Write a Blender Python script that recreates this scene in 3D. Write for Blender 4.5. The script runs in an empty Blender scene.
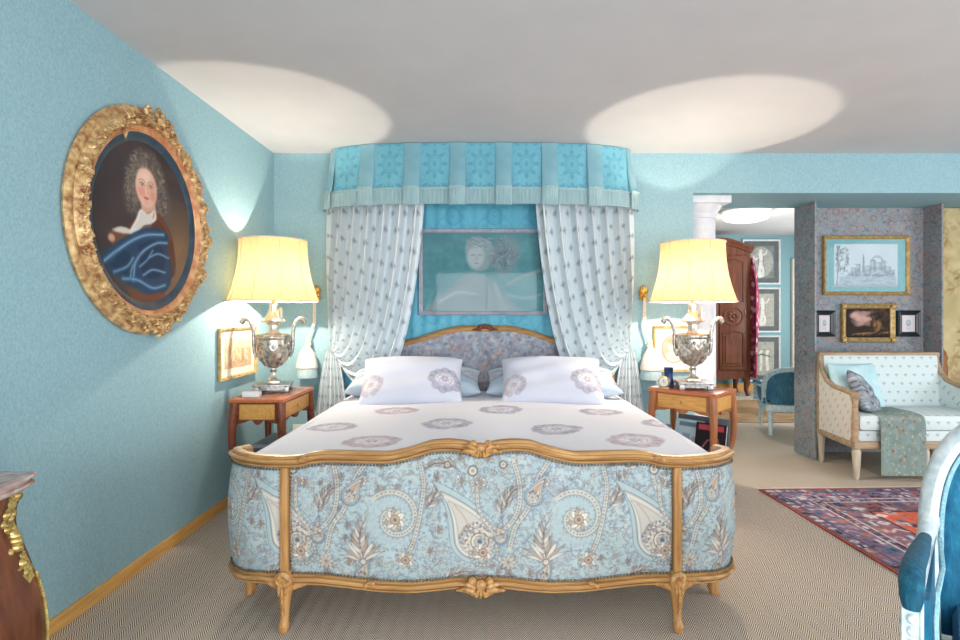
import bpy, bmesh, math, random
import numpy as np
from mathutils import Vector, Matrix
random.seed(7); np.random.seed(7)
SC = bpy.context.scene
COL = SC.collection
PI = math.pi
# ------------------------------------------------------------------ camera numbers
F, CAMH, VX, VY = 540.0, 1.30, 489.0, 314.0
def PX(px, Y): return (px - VX) * Y / F
def PZ(py, Y): return CAMH + (VY - py) * Y / F

def lin1(c): return c / 12.92 if c <= .04045 else ((c + .055) / 1.055) ** 2.4
def rgb(r, g, b): return (lin1(r / 255), lin1(g / 255), lin1(b / 255), 1.0)
def lin_np(a):
    a = np.clip(a, 0, 1)
    return np.where(a <= .04045, a / 12.92, ((a + .055) / 1.055) ** 2.4)

# ------------------------------------------------------------------ materials
class NT:
    def __init__(s, name):
        s.m = bpy.data.materials.new(name); s.m.use_nodes = True
        s.t = s.m.node_tree; s.n = s.t.nodes; s.l = s.t.links
        s.b = s.n['Principled BSDF']; s.out = s.n['Material Output']
    def node(s, typ, **kw):
        n = s.n.new(typ)
        for k, v in kw.items(): setattr(n, k, v)
        return n
    def link(s, a, b): s.l.new(a, b)
    def math(s, op, a, b=None, c=None):
        n = s.node('ShaderNodeMath', operation=op)
        for i, v in enumerate((a, b, c)):
            if v is None: continue
            if isinstance(v, (int, float)): n.inputs[i].default_value = v
            else: s.link(v, n.inputs[i])
        return n.outputs[0]
    def mix(s, fac, a, b, blend='MIX'):
        n = s.node('ShaderNodeMixRGB', blend_type=blend)
        for i, v in enumerate((fac, a, b)):
            if isinstance(v, (int, float)): n.inputs[i].default_value = v
            elif isinstance(v, tuple): n.inputs[i].default_value = v
            else: s.link(v, n.inputs[i])
        return n.outputs[0]
    def coord(s, scale=(1, 1, 1), kind='Object', rot=(0, 0, 0)):
        t = s.node('ShaderNodeTexCoord'); m = s.node('ShaderNodeMapping')
        m.inputs['Scale'].default_value = scale; m.inputs['Rotation'].default_value = rot
        s.link(t.outputs[kind], m.inputs[0]); return m.outputs[0]
    def noise(s, vec, scale, detail=4, rough=.55, dist=0):
        n = s.node('ShaderNodeTexNoise')
        n.inputs['Scale'].default_value = scale; n.inputs['Detail'].default_value = detail
        n.inputs['Roughness'].default_value = rough; n.inputs['Distortion'].default_value = dist
        s.link(vec, n.inputs['Vector']); return n.outputs[0]
    def ramp(s, fac, stops):
        n = s.node('ShaderNodeValToRGB'); e = n.color_ramp.elements
        while len(e) < len(stops): e.new(.5)
        for el, (p, c) in zip(e, stops): el.position = p; el.color = c
        s.link(fac, n.inputs[0]); return n.outputs[0]
    def bump(s, h, strength=.3, dist=.01):
        n = s.node('ShaderNodeBump'); n.inputs['Strength'].default_value = strength
        n.inputs['Distance'].default_value = dist
        s.link(h, n.inputs['Height']); s.link(n.outputs[0], s.b.inputs['Normal'])
    def setp(s, rough=.6, metal=0, spec=None):
        s.b.inputs['Roughness'].default_value = rough; s.b.inputs['Metallic'].default_value = metal
        if spec is not None: s.b.inputs['Specular IOR Level'].default_value = spec
    def color(s, c):
        if isinstance(c, tuple): s.b.inputs['Base Color'].default_value = c
        else: s.link(c, s.b.inputs['Base Color'])

def m_mottle(name, c1, c2, scale=20, rough=.6, metal=0, bump=0, detail=4, stretch=(1, 1, 1), spec=None, bscale=None, dist=0):
    t = NT(name); v = t.coord(stretch)
    f = t.noise(v, scale, detail, dist=dist)
    t.color(t.ramp(f, [(.3, c1), (.7, c2)])); t.setp(rough, metal, spec)
    if bump: t.bump(t.noise(v, bscale or scale, detail), bump, .004)
    return t.m
def m_attr(name, rough=.8, spec=.2, bump=0, bscale=200, metal=0, sheen=0):
    t = NT(name); a = t.node('ShaderNodeVertexColor', layer_name='Col')
    t.color(a.outputs[0]); t.setp(rough, metal, spec)
    if sheen: t.b.inputs['Sheen Weight'].default_value = sheen
    if bump: t.bump(t.noise(t.coord(), bscale, 3), bump, .003)
    return t.m
def m_wood(name, c1, c2, rough=.35, axis='x', scale=6, bump=.05):
    t = NT(name)
    st = {'x': (1, 9, 9), 'y': (9, 1, 9), 'z': (9, 9, 1)}[axis]
    v = t.coord(st); f = t.noise(v, scale, 6, .6, .6)
    t.color(t.ramp(f, [(.28, c1), (.72, c2)])); t.setp(rough, 0, .4)
    t.bump(f, bump, .003); return t.m
def m_sprig(name, base, ink, cell=.075, rough=.85):
    """woven cloth with a small sprig in a staggered lattice"""
    t = NT(name); tc = t.node('ShaderNodeTexCoord'); sp = t.node('ShaderNodeSeparateXYZ')
    t.link(tc.outputs['Object'], sp.inputs[0]); x, y, z = sp.outputs
    u = t.math('DIVIDE', t.math('ADD', x, y), cell)
    w = t.math('DIVIDE', t.math('ADD', z, t.math('MULTIPLY', y, .93)), cell)
    row = t.math('FLOOR', w)
    off = t.math('MULTIPLY', t.math('MODULO', t.math('ABSOLUTE', row), 2.0), .5)
    fu = t.math('SUBTRACT', t.math('FRACT', t.math('ADD', t.math('ADD', u, off), 50.0)), .5)
    fw = t.math('SUBTRACT', t.math('FRACT', t.math('ADD', w, 50.0)), .5)
    def dot(cx, cy, r):
        a = t.math('SUBTRACT', fu, cx); b = t.math('SUBTRACT', fw, cy)
        d = t.math('SQRT', t.math('ADD', t.math('MULTIPLY', a, a), t.math('MULTIPLY', b, b)))
        return t.math('LESS_THAN', d, r)
    m = t.math('MAXIMUM', dot(-.09, .06, .1), t.math('MAXIMUM', dot(.1, .07, .085), dot(.02, -.09, .075)))
    m2 = t.math('MULTIPLY', m, .55)
    wv = t.noise(t.coord((1, 1, 1)), 90, 3)
    c = t.mix(m2, base, ink); c = t.mix(t.math('MULTIPLY', wv, .12), c, ink)
    t.color(c); t.setp(rough, 0, .2); t.bump(wv, .1, .002); return t.m

M = {}
# wallpaper: woven turquoise
def wallpaper(name, c1, c2, c3):
    t = NT(name)
    a = t.noise(t.coord((1, 1, .6)), 120, 6, .75)
    b = t.noise(t.coord((1, 1, .16)), 300, 2, .6)
    d = t.noise(t.coord(), 3.0, 4)
    c = t.ramp(a, [(.28, c1), (.5, c2), (.74, c3)])
    c = t.mix(t.math('MULTIPLY', b, .22), c, c1)
    c = t.mix(t.math('MULTIPLY', d, .12), c, c3)
    t.color(c); t.setp(.75, 0, .25); t.bump(a, .12, .002); return t.m
M['wall'] = wallpaper('turquoise_wallpaper', rgb(124, 160, 172), rgb(147, 183, 193), rgb(170, 202, 208))
M['wall_far'] = wallpaper('pale_turquoise_wallpaper', rgb(112, 152, 162), rgb(132, 170, 178), rgb(150, 184, 190))
M['ceiling'] = m_mottle('ceiling_plaster', rgb(196, 196, 198), rgb(201, 201, 203), 3, .9)
M['white'] = m_mottle('white_paint', rgb(214, 216, 222), rgb(230, 231, 235), 14, .55, bump=.05)
M['base'] = m_wood('oak_baseboard', rgb(206, 150, 76), rgb(232, 182, 106), .45, 'y', 4)
# floor: herringbone sisal
def sisal():
    t = NT('herringbone_sisal'); tc = t.node('ShaderNodeTexCoord'); sp = t.node('ShaderNodeSeparateXYZ')
    t.link(tc.outputs['Object'], sp.inputs[0]); x, y, z = sp.outputs
    cw = .064
    fr = t.math('FRACT', t.math('ADD', t.math('DIVIDE', x, cw), 200.0))
    tri = t.math('MULTIPLY', t.math('ABSOLUTE', t.math('SUBTRACT', fr, .5)), cw * 1.5)
    ph = t.math('MULTIPLY', t.math('ADD', y, tri), 2 * PI / .0135)
    s = t.math('SINE', ph)
    s01 = t.math('MULTIPLY_ADD', s, .5, .5)
    n1 = t.noise(t.coord(), 160, 3, .7); n2 = t.noise(t.coord(), 1.6, 3)
    f = t.math('ADD', t.math('MULTIPLY', s01, .68), t.math('MULTIPLY', n1, .36))
    c = t.ramp(f, [(.24, rgb(84, 72, 62)), (.5, rgb(170, 151, 132)), (.76, rgb(244, 232, 216))])
    c = t.mix(t.math('MULTIPLY', n2, .25), c, rgb(174, 156, 138))
    t.color(c); t.setp(.9, 0, .15); t.bump(s01, .35, .004); return t.m
M['floor'] = sisal()
# brown grey vine wallpaper on the sofa niche
def vine():
    t = NT('vine_wallpaper'); v = t.coord()
    w = t.noise(v, 7, 5, .6, 2.2)
    g = t.noise(v, 26, 4, .65, 1.4)
    vo = t.node('ShaderNodeTexVoronoi', feature='F1'); vo.inputs['Scale'].default_value = 9
    t.link(v, vo.inputs['Vector'])
    c = t.ramp(w, [(.3, rgb(104, 136, 152)), (.47, rgb(142, 160, 168)), (.53, rgb(142, 132, 140)), (.7, rgb(178, 154, 144))])
    k = t.ramp(g, [(.40, rgb(88, 94, 108)), (.47, rgb(170, 174, 178)), (.53, rgb(128, 132, 140)), (.6, rgb(190, 168, 152))])
    c = t.mix(.5, c, k)
    ring = t.math('LESS_THAN', t.math('ABSOLUTE', t.math('SUBTRACT', vo.outputs['Distance'], .33)), .05)
    c = t.mix(t.math('MULTIPLY', ring, .3), c, rgb(96, 84, 88))
    t.color(c); t.setp(.8, 0, .2); return t.m
M['vine'] = vine()
M['gold_wood'] = m_wood('honey_walnut', rgb(148, 102, 56), rgb(202, 158, 102), .38, 'x', 5, .06)
M['gold_wood_v'] = m_wood('honey_walnut_upright', rgb(146, 98, 52), rgb(198, 152, 96), .38, 'z', 5, .06)
M['carve'] = m_mottle('carved_walnut', rgb(128, 82, 40), rgb(208, 160, 96), 60, .4, bump=.2)
M['cherry'] = m_wood('red_cherry', rgb(92, 44, 28), rgb(138, 74, 46), .3, 'x', 4)
M['cherry_top'] = m_wood('polished_cherry', rgb(168, 88, 54), rgb(206, 122, 80), .22, 'x', 4)
M['oak_table'] = m_wood('orange_oak', rgb(138, 82, 48), rgb(184, 120, 76), .32, 'z', 4)
M['inlay'] = m_wood('yellow_inlay', rgb(188, 130, 62), rgb(226, 172, 96), .3, 'x', 9)
M['armoire'] = m_wood('dark_walnut', rgb(84, 46, 32), rgb(128, 76, 54), .38, 'z', 3)
M['rosewood'] = m_wood('figured_rosewood', rgb(66, 34, 24), rgb(134, 78, 52), .28, 'z', 3, .02)
M['brass'] = m_mottle('aged_brass', rgb(160, 132, 70), rgb(226, 206, 136), 60, .35, .75, bump=.2)
M['gold'] = m_mottle('bright_gilding', rgb(176, 122, 40), rgb(236, 190, 92), 50, .32, .7)
M['gilt'] = m_mottle('worn_gilding', rgb(140, 84, 42), rgb(238, 206, 148), 30, .42, .3, bump=.3, detail=7, bscale=70)
M['gilt_red'] = m_mottle('gilding_over_red_bole', rgb(186, 112, 74), rgb(232, 184, 134), 18, .45, .25, detail=6)
M['gilt_plain'] = m_mottle('plain_gilding', rgb(158, 126, 76), rgb(210, 182, 126), 30, .42, .4)
M['dark_frame'] = m_mottle('blue_black_frame', rgb(30, 50, 66), rgb(52, 78, 96), 12, .4)
M['black_frame'] = m_mottle('black_lacquer', rgb(18, 30, 38), rgb(34, 48, 58), 12, .3)
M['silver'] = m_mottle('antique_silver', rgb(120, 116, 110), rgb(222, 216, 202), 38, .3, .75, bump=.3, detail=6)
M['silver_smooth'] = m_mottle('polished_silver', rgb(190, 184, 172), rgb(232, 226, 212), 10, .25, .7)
M['silver_dark'] = m_mottle('dark_silver', rgb(96, 98, 104), rgb(190, 188, 182), 40, .35, .7, bump=.25)  # darker silver for the lamp bases and handles
M['marble'] = m_mottle('red_grey_marble', rgb(142, 98, 86), rgb(206, 190, 182), 16, .18, detail=8, dist=1.2)
M['white_wood'] = m_mottle('white_painted_carved_wood', rgb(176, 196, 202), rgb(226, 236, 238), 34, .5, bump=.2)
M['sofa_wood'] = m_wood('limed_beech', rgb(148, 118, 92), rgb(190, 166, 136), .5, 'x', 5)
M['sofa_leg'] = m_wood('limed_beech_leg', rgb(172, 158, 138), rgb(208, 196, 176), .5, 'z', 5)
def velvet(name, c1, c2, c3):
    t = NT(name); v = t.coord((1, 1, .12), rot=(0, .35, 0))
    f = t.noise(v, 70, 5, .65); g = t.noise(t.coord(), 6, 3)
    c = t.ramp(f, [(.3, c1), (.55, c2), (.78, c3)])
    t.color(t.mix(t.math('MULTIPLY', g, .4), c, c1)); t.setp(.7, 0, .3)
    t.b.inputs['Sheen Weight'].default_value = .08
    t.bump(f, .15, .003); return t.m
M['velvet'] = velvet('petrol_blue_velvet', rgb(8, 82, 116), rgb(24, 116, 150), rgb(70, 158, 186))
M['velvet_grey'] = velvet('grey_blue_velvet', rgb(48, 98, 124), rgb(72, 126, 152), rgb(112, 158, 178))
M['velvet_dark'] = velvet('dark_teal_velvet', rgb(6, 64, 88), rgb(16, 92, 118), rgb(50, 132, 156))
M['piping'] = m_mottle('pale_blue_gimp', rgb(120, 178, 196), rgb(176, 214, 224), 90, .7, bump=.3)
M['sprig'] = m_sprig('sprigged_cotton', rgb(214, 226, 226), rgb(120, 130, 140), .078)
M['sprig_warm'] = m_sprig('sprigged_cotton_warm', rgb(226, 218, 208), rgb(134, 130, 134), .078)
M['linen'] = m_mottle('white_linen', rgb(226, 226, 232), rgb(240, 240, 244), 30, .85, bump=.05)
M['sky_cushion'] = m_mottle('pale_blue_silk', rgb(176, 216, 224), rgb(200, 230, 234), 12, .6)
M['attr_cloth'] = m_attr('printed_cloth', .85, .2, .08, 260)
M['attr_carpet'] = m_attr('knotted_wool', .95, .1, .3, 320)
M['attr_paint'] = m_attr('oil_paint', .6, .15, .08, 120)
M['attr_paper'] = m_attr('printed_paper', .7, .2)
M['attr_silk'] = m_attr('damask_silk', .5, .35, .05, 300, 0, .2)
M['fringe'] = m_mottle('fringe_threads', rgb(122, 156, 164), rgb(172, 200, 204), 240, .8, bump=.4, stretch=(1, 1, .03))
M['tassel'] = m_mottle('cream_tassel_threads', rgb(206, 192, 184), rgb(240, 230, 222), 200, .8, bump=.4, stretch=(1, 1, .05))
M['tassel_blue'] = m_mottle('grey_blue_tassel_threads', rgb(138, 170, 180), rgb(186, 206, 210), 200, .8, bump=.4, stretch=(1, 1, .05))
M['cord'] = m_mottle('cream_cord', rgb(204, 188, 170), rgb(238, 226, 210), 120, .7, bump=.3)
M['nail'] = m_mottle('nailheads', rgb(74, 72, 64), rgb(140, 132, 112), 80, .4, .6)
M['board_blue'] = m_mottle('teal_mount_board', rgb(126, 172, 180), rgb(140, 184, 190), 20, .85)
M['board_grey'] = m_mottle('grey_mount_board', rgb(88, 96, 98), rgb(102, 110, 112), 20, .85)
M['board_cream'] = m_mottle('cream_mount_board', rgb(228, 214, 196), rgb(240, 228, 212), 20, .85)
M['board_pink'] = m_mottle('pink_edged_mount', rgb(222, 196, 194), rgb(236, 214, 212), 20, .85)
M['frame_mauve'] = m_mottle('mauve_grey_frame', rgb(150, 150, 164), rgb(180, 178, 190), 20, .45)
M['frame_white'] = m_mottle('white_frame', rgb(212, 222, 222), rgb(232, 238, 236), 20, .5)
M['plastic_white'] = m_mottle('white_plastic', rgb(226, 228, 228), rgb(238, 240, 240), 8, .4)
M['grey_card'] = m_mottle('grey_card', rgb(128, 138, 146), rgb(150, 158, 164), 12, .7)
M['dark_grey'] = m_mottle('dark_grey_card', rgb(70, 78, 86), rgb(92, 100, 106), 12, .6)
M['navy'] = m_mottle('navy_glass', rgb(14, 44, 92), rgb(26, 66, 124), 10, .25)
M['blue_box'] = m_mottle('blue_card', rgb(24, 70, 150), rgb(40, 96, 178), 10, .5)
M['yellow_card'] = m_mottle('yellow_green_card', rgb(196, 196, 110), rgb(220, 218, 140), 10, .6)
M['paper'] = m_mottle('page_paper', rgb(216, 214, 204), rgb(234, 232, 224), 20, .8)
M['dark_wood'] = m_wood('brown_turned_wood', rgb(120, 66, 30), rgb(176, 104, 52), .3, 'z', 5)
def shade_mat():
    t = NT('cream_silk_shade')
    f = t.noise(t.coord((1, 1, .3)), 120, 3)
    c = t.ramp(f, [(.3, rgb(216, 176, 122)), (.7, rgb(226, 192, 142))])
    d = t.node('ShaderNodeBsdfDiffuse'); tr = t.node('ShaderNodeBsdfTranslucent')
    t.link(c, d.inputs[0]); t.link(c, tr.inputs[0])
    mx = t.node('ShaderNodeMixShader'); mx.inputs[0].default_value = .19
    t.link(d.outputs[0], mx.inputs[1]); t.link(tr.outputs[0], mx.inputs[2])
    t.link(mx.outputs[0], t.out.inputs[0]); return t.m
M['shade'] = shade_mat()
def glow(name, c, s):
    t = NT(name); e = t.node('ShaderNodeEmission'); e.inputs[0].default_value = c; e.inputs[1].default_value = s
    t.link(e.outputs[0], t.out.inputs[0]); return t.m
M['lamp_glow'] = glow('lit_opal_glass', (1, .95, .86, 1), 3.2)
def glass(name, tint):
    t = NT(name); tr = t.node('ShaderNodeBsdfTransparent'); gl = t.node('ShaderNodeBsdfGlossy')
    tr.inputs[0].default_value = tint; gl.inputs['Roughness'].default_value = .035
    fr = t.node('ShaderNodeFresnel'); fr.inputs[0].default_value = 1.27
    mx = t.node('ShaderNodeMixShader'); t.link(fr.outputs[0], mx.inputs[0])
    t.link(tr.outputs[0], mx.inputs[1]); t.link(gl.outputs[0], mx.inputs[2])
    t.link(mx.outputs[0], t.out.inputs[0]); return t.m
M['glass'] = glass('picture_glass', (.93, .97, .97, 1))

# ------------------------------------------------------------------ mesh builder
class MB:
    def __init__(s): s.v = []; s.f = []; s.c = None
    def add(s, v, f):
        o = len(s.v); s.v += [tuple(p) for p in v]; s.f += [tuple(i + o for i in q) for q in f]; return s
    def box(s, c, size, rz=0, bevel=0, rx=0):
        bm = bmesh.new(); bmesh.ops.create_cube(bm, size=1)
        for v in bm.verts: v.co = Vector((v.co.x * size[0], v.co.y * size[1], v.co.z * size[2]))
        if bevel: bmesh.ops.bevel(bm, geom=bm.edges[:], offset=bevel, segments=2, profile=.6, affect='EDGES')
        mt = Matrix.Translation(c) @ Matrix.Rotation(rz, 4, 'Z') @ Matrix.Rotation(rx, 4, 'X')
        bm.verts.index_update()
        s.add([mt @ v.co for v in bm.verts], [[v.index for v in f.verts] for f in bm.faces]); bm.free(); return s
    def b2(s, x0, x1, y0, y1, z0, z1, bevel=0):
        return s.box(((x0 + x1) / 2, (y0 + y1) / 2, (z0 + z1) / 2), (abs(x1 - x0), abs(y1 - y0), abs(z1 - z0)), 0, bevel)
    def grid(s, pts, closed_u=False, closed_v=False, flip=False):
        """pts[i][j] rows"""
        nu, nv = len(pts), len(pts[0]); o = len(s.v)
        for r in pts: s.v += [tuple(p) for p in r]
        for i in range(nu if closed_u else nu - 1):
            for j in range(nv if closed_v else nv - 1):
                a = o + i * nv + j; b = o + ((i + 1) % nu) * nv + j
                c = o + ((i + 1) % nu) * nv + (j + 1) % nv; d = o + i * nv + (j + 1) % nv
                s.f.append((a, d, c, b) if flip else (a, b, c, d))
        return s
    def lathe(s, prof, c=(0, 0, 0), seg=24, sx=1, sy=1):
        pts = []
        for r, z in prof:
            pts.append([(c[0] + sx * r * math.cos(2 * PI * k / seg), c[1] + sy * r * math.sin(2 * PI * k / seg), c[2] + z) for k in range(seg)])
        s.grid(pts, False, True, flip=True)
        o = len(s.v); n = len(prof)
        if prof[0][0] > 1e-6: s.f.append(tuple(o - n * seg + k for k in reversed(range(seg))))
        if prof[-1][0] > 1e-6: s.f.append(tuple(o - seg + k for k in range(seg)))
        return s
    def tube(s, path, rad, seg=10, flat=1.0, cap=True):
        path = [Vector(p) for p in path]; n = len(path)
        rad = [float(rad)] * n if isinstance(rad, (int, float)) else [float(q) for q in rad]
        rows = []; up = None
        for i in range(n):
            t = (path[min(i + 1, n - 1)] - path[max(i - 1, 0)])
            if t.length < 1e-9: t = Vector((0, 0, 1))
            t.normalize()
            if up is None: up = Vector((0, 0, 1)) if abs(t.z) < .9 else Vector((0, -1, 0))
            sd = t.cross(up).normalized(); up = sd.cross(t).normalized()
            rows.append([path[i] + rad[i] * (math.cos(2 * PI * k / seg) * sd + flat * math.sin(2 * PI * k / seg) * up) for k in range(seg)])
        s.grid(rows, False, True, flip=True); o = len(s.v)
        if cap:
            s.f.append(tuple(o - n * seg + k for k in range(seg))[::-1]); s.f.append(tuple(o - seg + k for k in range(seg)))
        return s
    def blob(s, c, r, seg=10, rings=6, rz=0):
        if isinstance(r, (int, float)): r = (r, r, r)
        rows = []
        for i in range(rings + 1):
            th = PI * i / rings
            rows.append([(math.sin(th) * math.cos(2 * PI * k / seg) * r[0], math.sin(th) * math.sin(2 * PI * k / seg) * r[1], -math.cos(th) * r[2]) for k in range(seg)])
        cr, sr = math.cos(rz), math.sin(rz)
        rows = [[(c[0] + p[0] * cr - p[1] * sr, c[1] + p[0] * sr + p[1] * cr, c[2] + p[2]) for p in q] for q in rows]
        return s.grid(rows, False, True, flip=True)
    def prism(s, poly, y0, y1):
        """outline in the local xz plane extruded along y"""
        n = len(poly); o = len(s.v)
        s.v += [(x, y0, z) for x, z in poly] + [(x, y1, z) for x, z in poly]
        s.f.append(tuple(o + i for i in range(n))); s.f.append(tuple(o + n + i for i in reversed(range(n))))
        for i in range(n):
            j = (i + 1) % n; s.f.append((o + i, o + n + i, o + n + j, o + j))
        return s
    def xform(s, mt): s.v = [tuple(mt @ Vector(p)) for p in s.v]; return s
    def build(s, name, mat, parent=None, world=False, smooth=True, colors=None, sharp=40, fix=True):
        v = s.v
        if parent is not None and world:
            inv = (Matrix.Translation(parent.location) @ parent.rotation_euler.to_matrix().to_4x4()).inverted()
            v = [tuple(inv @ Vector(p)) for p in v]
        me = bpy.data.meshes.new(name); me.from_pydata(v, [], s.f); me.update()
        if fix:
            bm = bmesh.new(); bm.from_mesh(me); bmesh.ops.recalc_face_normals(bm, faces=bm.faces[:]); bm.to_mesh(me); bm.free()
        if smooth:
            me.polygons.foreach_set('use_smooth', [True] * len(me.polygons)); me.set_sharp_from_angle(angle=math.radians(sharp))
        if colors is not None:
            at = me.color_attributes.new('Col', 'FLOAT_COLOR', 'POINT')
            a = np.ones((len(v), 4), dtype=np.float32); a[:, :3] = lin_np(np.asarray(colors)); at.data.foreach_set('color', a.ravel())
        me.materials.append(mat if not isinstance(mat, str) else M[mat])
        ob = bpy.data.objects.new(name, me); COL.objects.link(ob)
        if parent is not None: ob.parent = parent
        return ob

def tag(o, label=None, cat=None, group=None, kind=None):
    if label: o['label'] = label
    if cat: o['category'] = cat
    if group: o['group'] = group
    if kind: o['kind'] = kind
    return o
def thing(name, label, cat, loc=(0, 0, 0), rz=0, group=None):
    o = bpy.data.objects.new(name, None); COL.objects.link(o); o.empty_display_size = .1
    o.location = loc; o.rotation_euler = (0, 0, rz); return tag(o, label, cat, group)
def struct(name, mb, mat, **k):
    return tag(mb.build(name, mat, smooth=False, **k), kind='structure')

# ------------------------------------------------------------------ painting on mesh colours
class Canvas:
    """w x h array of sRGB colours, u right, v DOWN, drawn in units of its own width/height"""
    def __init__(s, W, H, res, base):
        s.W, s.H = W, H; s.nx, s.ny = max(4, int(W * res)), max(4, int(H * res)); s.res = res
        s.a = np.ones((s.ny, s.nx, 3)) * (np.array(base) / 255.)
        s.Y, s.X = np.mgrid[0:s.ny, 0:s.nx]; s.X = (s.X + .5) / res; s.Y = (s.Y + .5) / res
    def _bb(s, x0, x1, y0, y1):
        i0 = max(0, int(y0 * s.res) - 1); i1 = min(s.ny, int(y1 * s.res) + 2)
        j0 = max(0, int(x0 * s.res) - 1); j1 = min(s.nx, int(x1 * s.res) + 2)
        return (i0, i1, j0, j1) if i1 > i0 and j1 > j0 else None
    def _put(s, bb, al, col):
        i0, i1, j0, j1 = bb; al = np.clip(al, 0, 1)[..., None]
        s.a[i0:i1, j0:j1] = s.a[i0:i1, j0:j1] * (1 - al) + al * (np.array(col) / 255.)
    def ell(s, cx, cy, rx, ry, col, al=1, rot=0, soft=None, ring=None):
        m = max(rx, ry) * 1.3 + .01; bb = s._bb(cx - m, cx + m, cy - m, cy + m)
        if not bb: return
        i0, i1, j0, j1 = bb; x = s.X[i0:i1, j0:j1] - cx; y = s.Y[i0:i1, j0:j1] - cy
        c, n = math.cos(rot), math.sin(rot); u = (x * c + y * n) / rx; v = (-x * n + y * c) / ry
        d = np.sqrt(u * u + v * v); e = soft if soft else 1.2 / (s.res * min(rx, ry))
        if ring is None: A = np.clip((1 - d) / e + .5, 0, 1)
        else: A = np.clip((ring / min(rx, ry) - np.abs(d - 1)) / e + .5, 0, 1)
        s._put(bb, A * al, col)
    def line(s, pts, w, col, al=1, taper=False):
        pts = np.asarray(pts, float); m = w + 1.5 / s.res
        bb = s._bb(pts[:, 0].min() - m, pts[:, 0].max() + m, pts[:, 1].min() - m, pts[:, 1].max() + m)
        if not bb: return
        i0, i1, j0, j1 = bb; x = s.X[i0:i1, j0:j1]; y = s.Y[i0:i1, j0:j1]; best = np.full(x.shape, 1e9)
        n = len(pts) - 1
        for k in range(n):
            a, b = pts[k], pts[k + 1]; d = b - a; L = d @ d + 1e-12
            t = np.clip(((x - a[0]) * d[0] + (y - a[1]) * d[1]) / L, 0, 1)
            q = np.hypot(x - a[0] - t * d[0], y - a[1] - t * d[1])
            if taper: q = q / np.maximum(.15, 1 - (k + t) / n)
            best = np.minimum(best, q)
        s._put(bb, np.clip((w / 2 - best) * s.res + .5, 0, 1) * al, col)
    def poly(s, pts, col, al=1, soft=0):
        pts = np.asarray(pts, float); bb = s._bb(pts[:, 0].min(), pts[:, 0].max(), pts[:, 1].min(), pts[:, 1].max())
        if not bb: return
        i0, i1, j0, j1 = bb; x = s.X[i0:i1, j0:j1]; y = s.Y[i0:i1, j0:j1]; ins = np.zeros(x.shape, bool)
        n = len(pts)
        for k in range(n):
            x1, y1 = pts[k]; x2, y2 = pts[(k + 1) % n]
            if y1 == y2: continue
            c = ((y1 > y) != (y2 > y)) & (x < (x2 - x1) * (y - y1) / (y2 - y1) + x1); ins ^= c
        A = ins.astype(float)
        for _ in range(soft):
            P = np.pad(A, 1, mode='edge'); A = (P[:-2, 1:-1] + P[2:, 1:-1] + P[1:-1, :-2] + P[1:-1, 2:] + 2 * A) / 6
        s._put(bb, A * al, col)
    def rect(s, x0, x1, y0, y1, col, al=1): s.poly([(x0, y0), (x1, y0), (x1, y1), (x0, y1)], col, al)
    def noise(s, cell, amt, seed=0, tint=(1, 1, 1)):
        r = np.random.RandomState(seed); gx, gy = int(s.W / cell) + 3, int(s.H / cell) + 3
        g = r.rand(gy, gx) - .5; X = s.X / cell; Y = s.Y / cell
        xi, yi = X.astype(int), Y.astype(int); fx, fy = X - xi, Y - yi
        fx = fx * fx * (3 - 2 * fx); fy = fy * fy * (3 - 2 * fy)
        n = (g[yi, xi] * (1 - fx) + g[yi, xi + 1] * fx) * (1 - fy) + (g[yi + 1, xi] * (1 - fx) + g[yi + 1, xi + 1] * fx) * fy
        s.a += (n * amt)[..., None] * np.array(tint)
    def get(s, u, v):
        """bilinear, u,v arrays in own units"""
        x = np.clip(np.asarray(u) * s.res - .5, 0, s.nx - 1.001); y = np.clip(np.asarray(v) * s.res - .5, 0, s.ny - 1.001)
        i, j = y.astype(int), x.astype(int); fy, fx = (y - i)[..., None], (x - j)[..., None]
        return s.a[i, j] * (1 - fx) * (1 - fy) + s.a[i, j + 1] * fx * (1 - fy) + s.a[i + 1, j] * (1 - fx) * fy + s.a[i + 1, j + 1] * fx * fy

def arc(cx, cy, r0, r1, a0, a1, n=24, sq=1):
    return [(cx + (r0 + (r1 - r0) * t) * math.cos(a0 + (a1 - a0) * t), cy + sq * (r0 + (r1 - r0) * t) * math.sin(a0 + (a1 - a0) * t)) for t in np.linspace(0, 1, n)]

def spl(pts, n=8):
    """smooth curve through the points"""
    P = [np.array(p, float) for p in pts]; P = [2 * P[0] - P[1]] + P + [2 * P[-1] - P[-2]]; out = []
    for i in range(1, len(P) - 2):
        for t in np.linspace(0, 1, n, endpoint=False):
            a, b, c, d = P[i - 1:i + 3]
            out.append(.5 * (2 * b + (c - a) * t + (2 * a - 5 * b + 4 * c - d) * t * t + (3 * b - a - 3 * c + d) * t ** 3))
    out.append(P[-2]); return out
INK, CREAM, TAN, BEIGE, SLATE = (84, 84, 92), (228, 222, 208), (180, 158, 138), (206, 192, 172), (108, 126, 142)
def leaf2(c, x, y, L, wd, rot, fill, ink=INK, bend=.0):
    """pointed leaf with outline and midrib"""
    up = []; dn = []; mid = []
    for t in np.linspace(0, 1, 9):
        b = bend * t * t; px, py = L * t, b * L; w_ = wd * math.sin(PI * t ** .8) * .5
        co, si = math.cos(rot), math.sin(rot)
        up.append((x + px * co - (py + w_) * si, y + px * si + (py + w_) * co)); dn.append((x + px * co - (py - w_) * si, y + px * si + (py - w_) * co)); mid.append((x + px * co - py * si, y + px * si + py * co))
    c.poly(up + dn[::-1], fill, .85); c.line(up, .0022, ink, .6); c.line(dn, .0022, ink, .6); c.line(mid, .0016, ink, .45)
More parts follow.
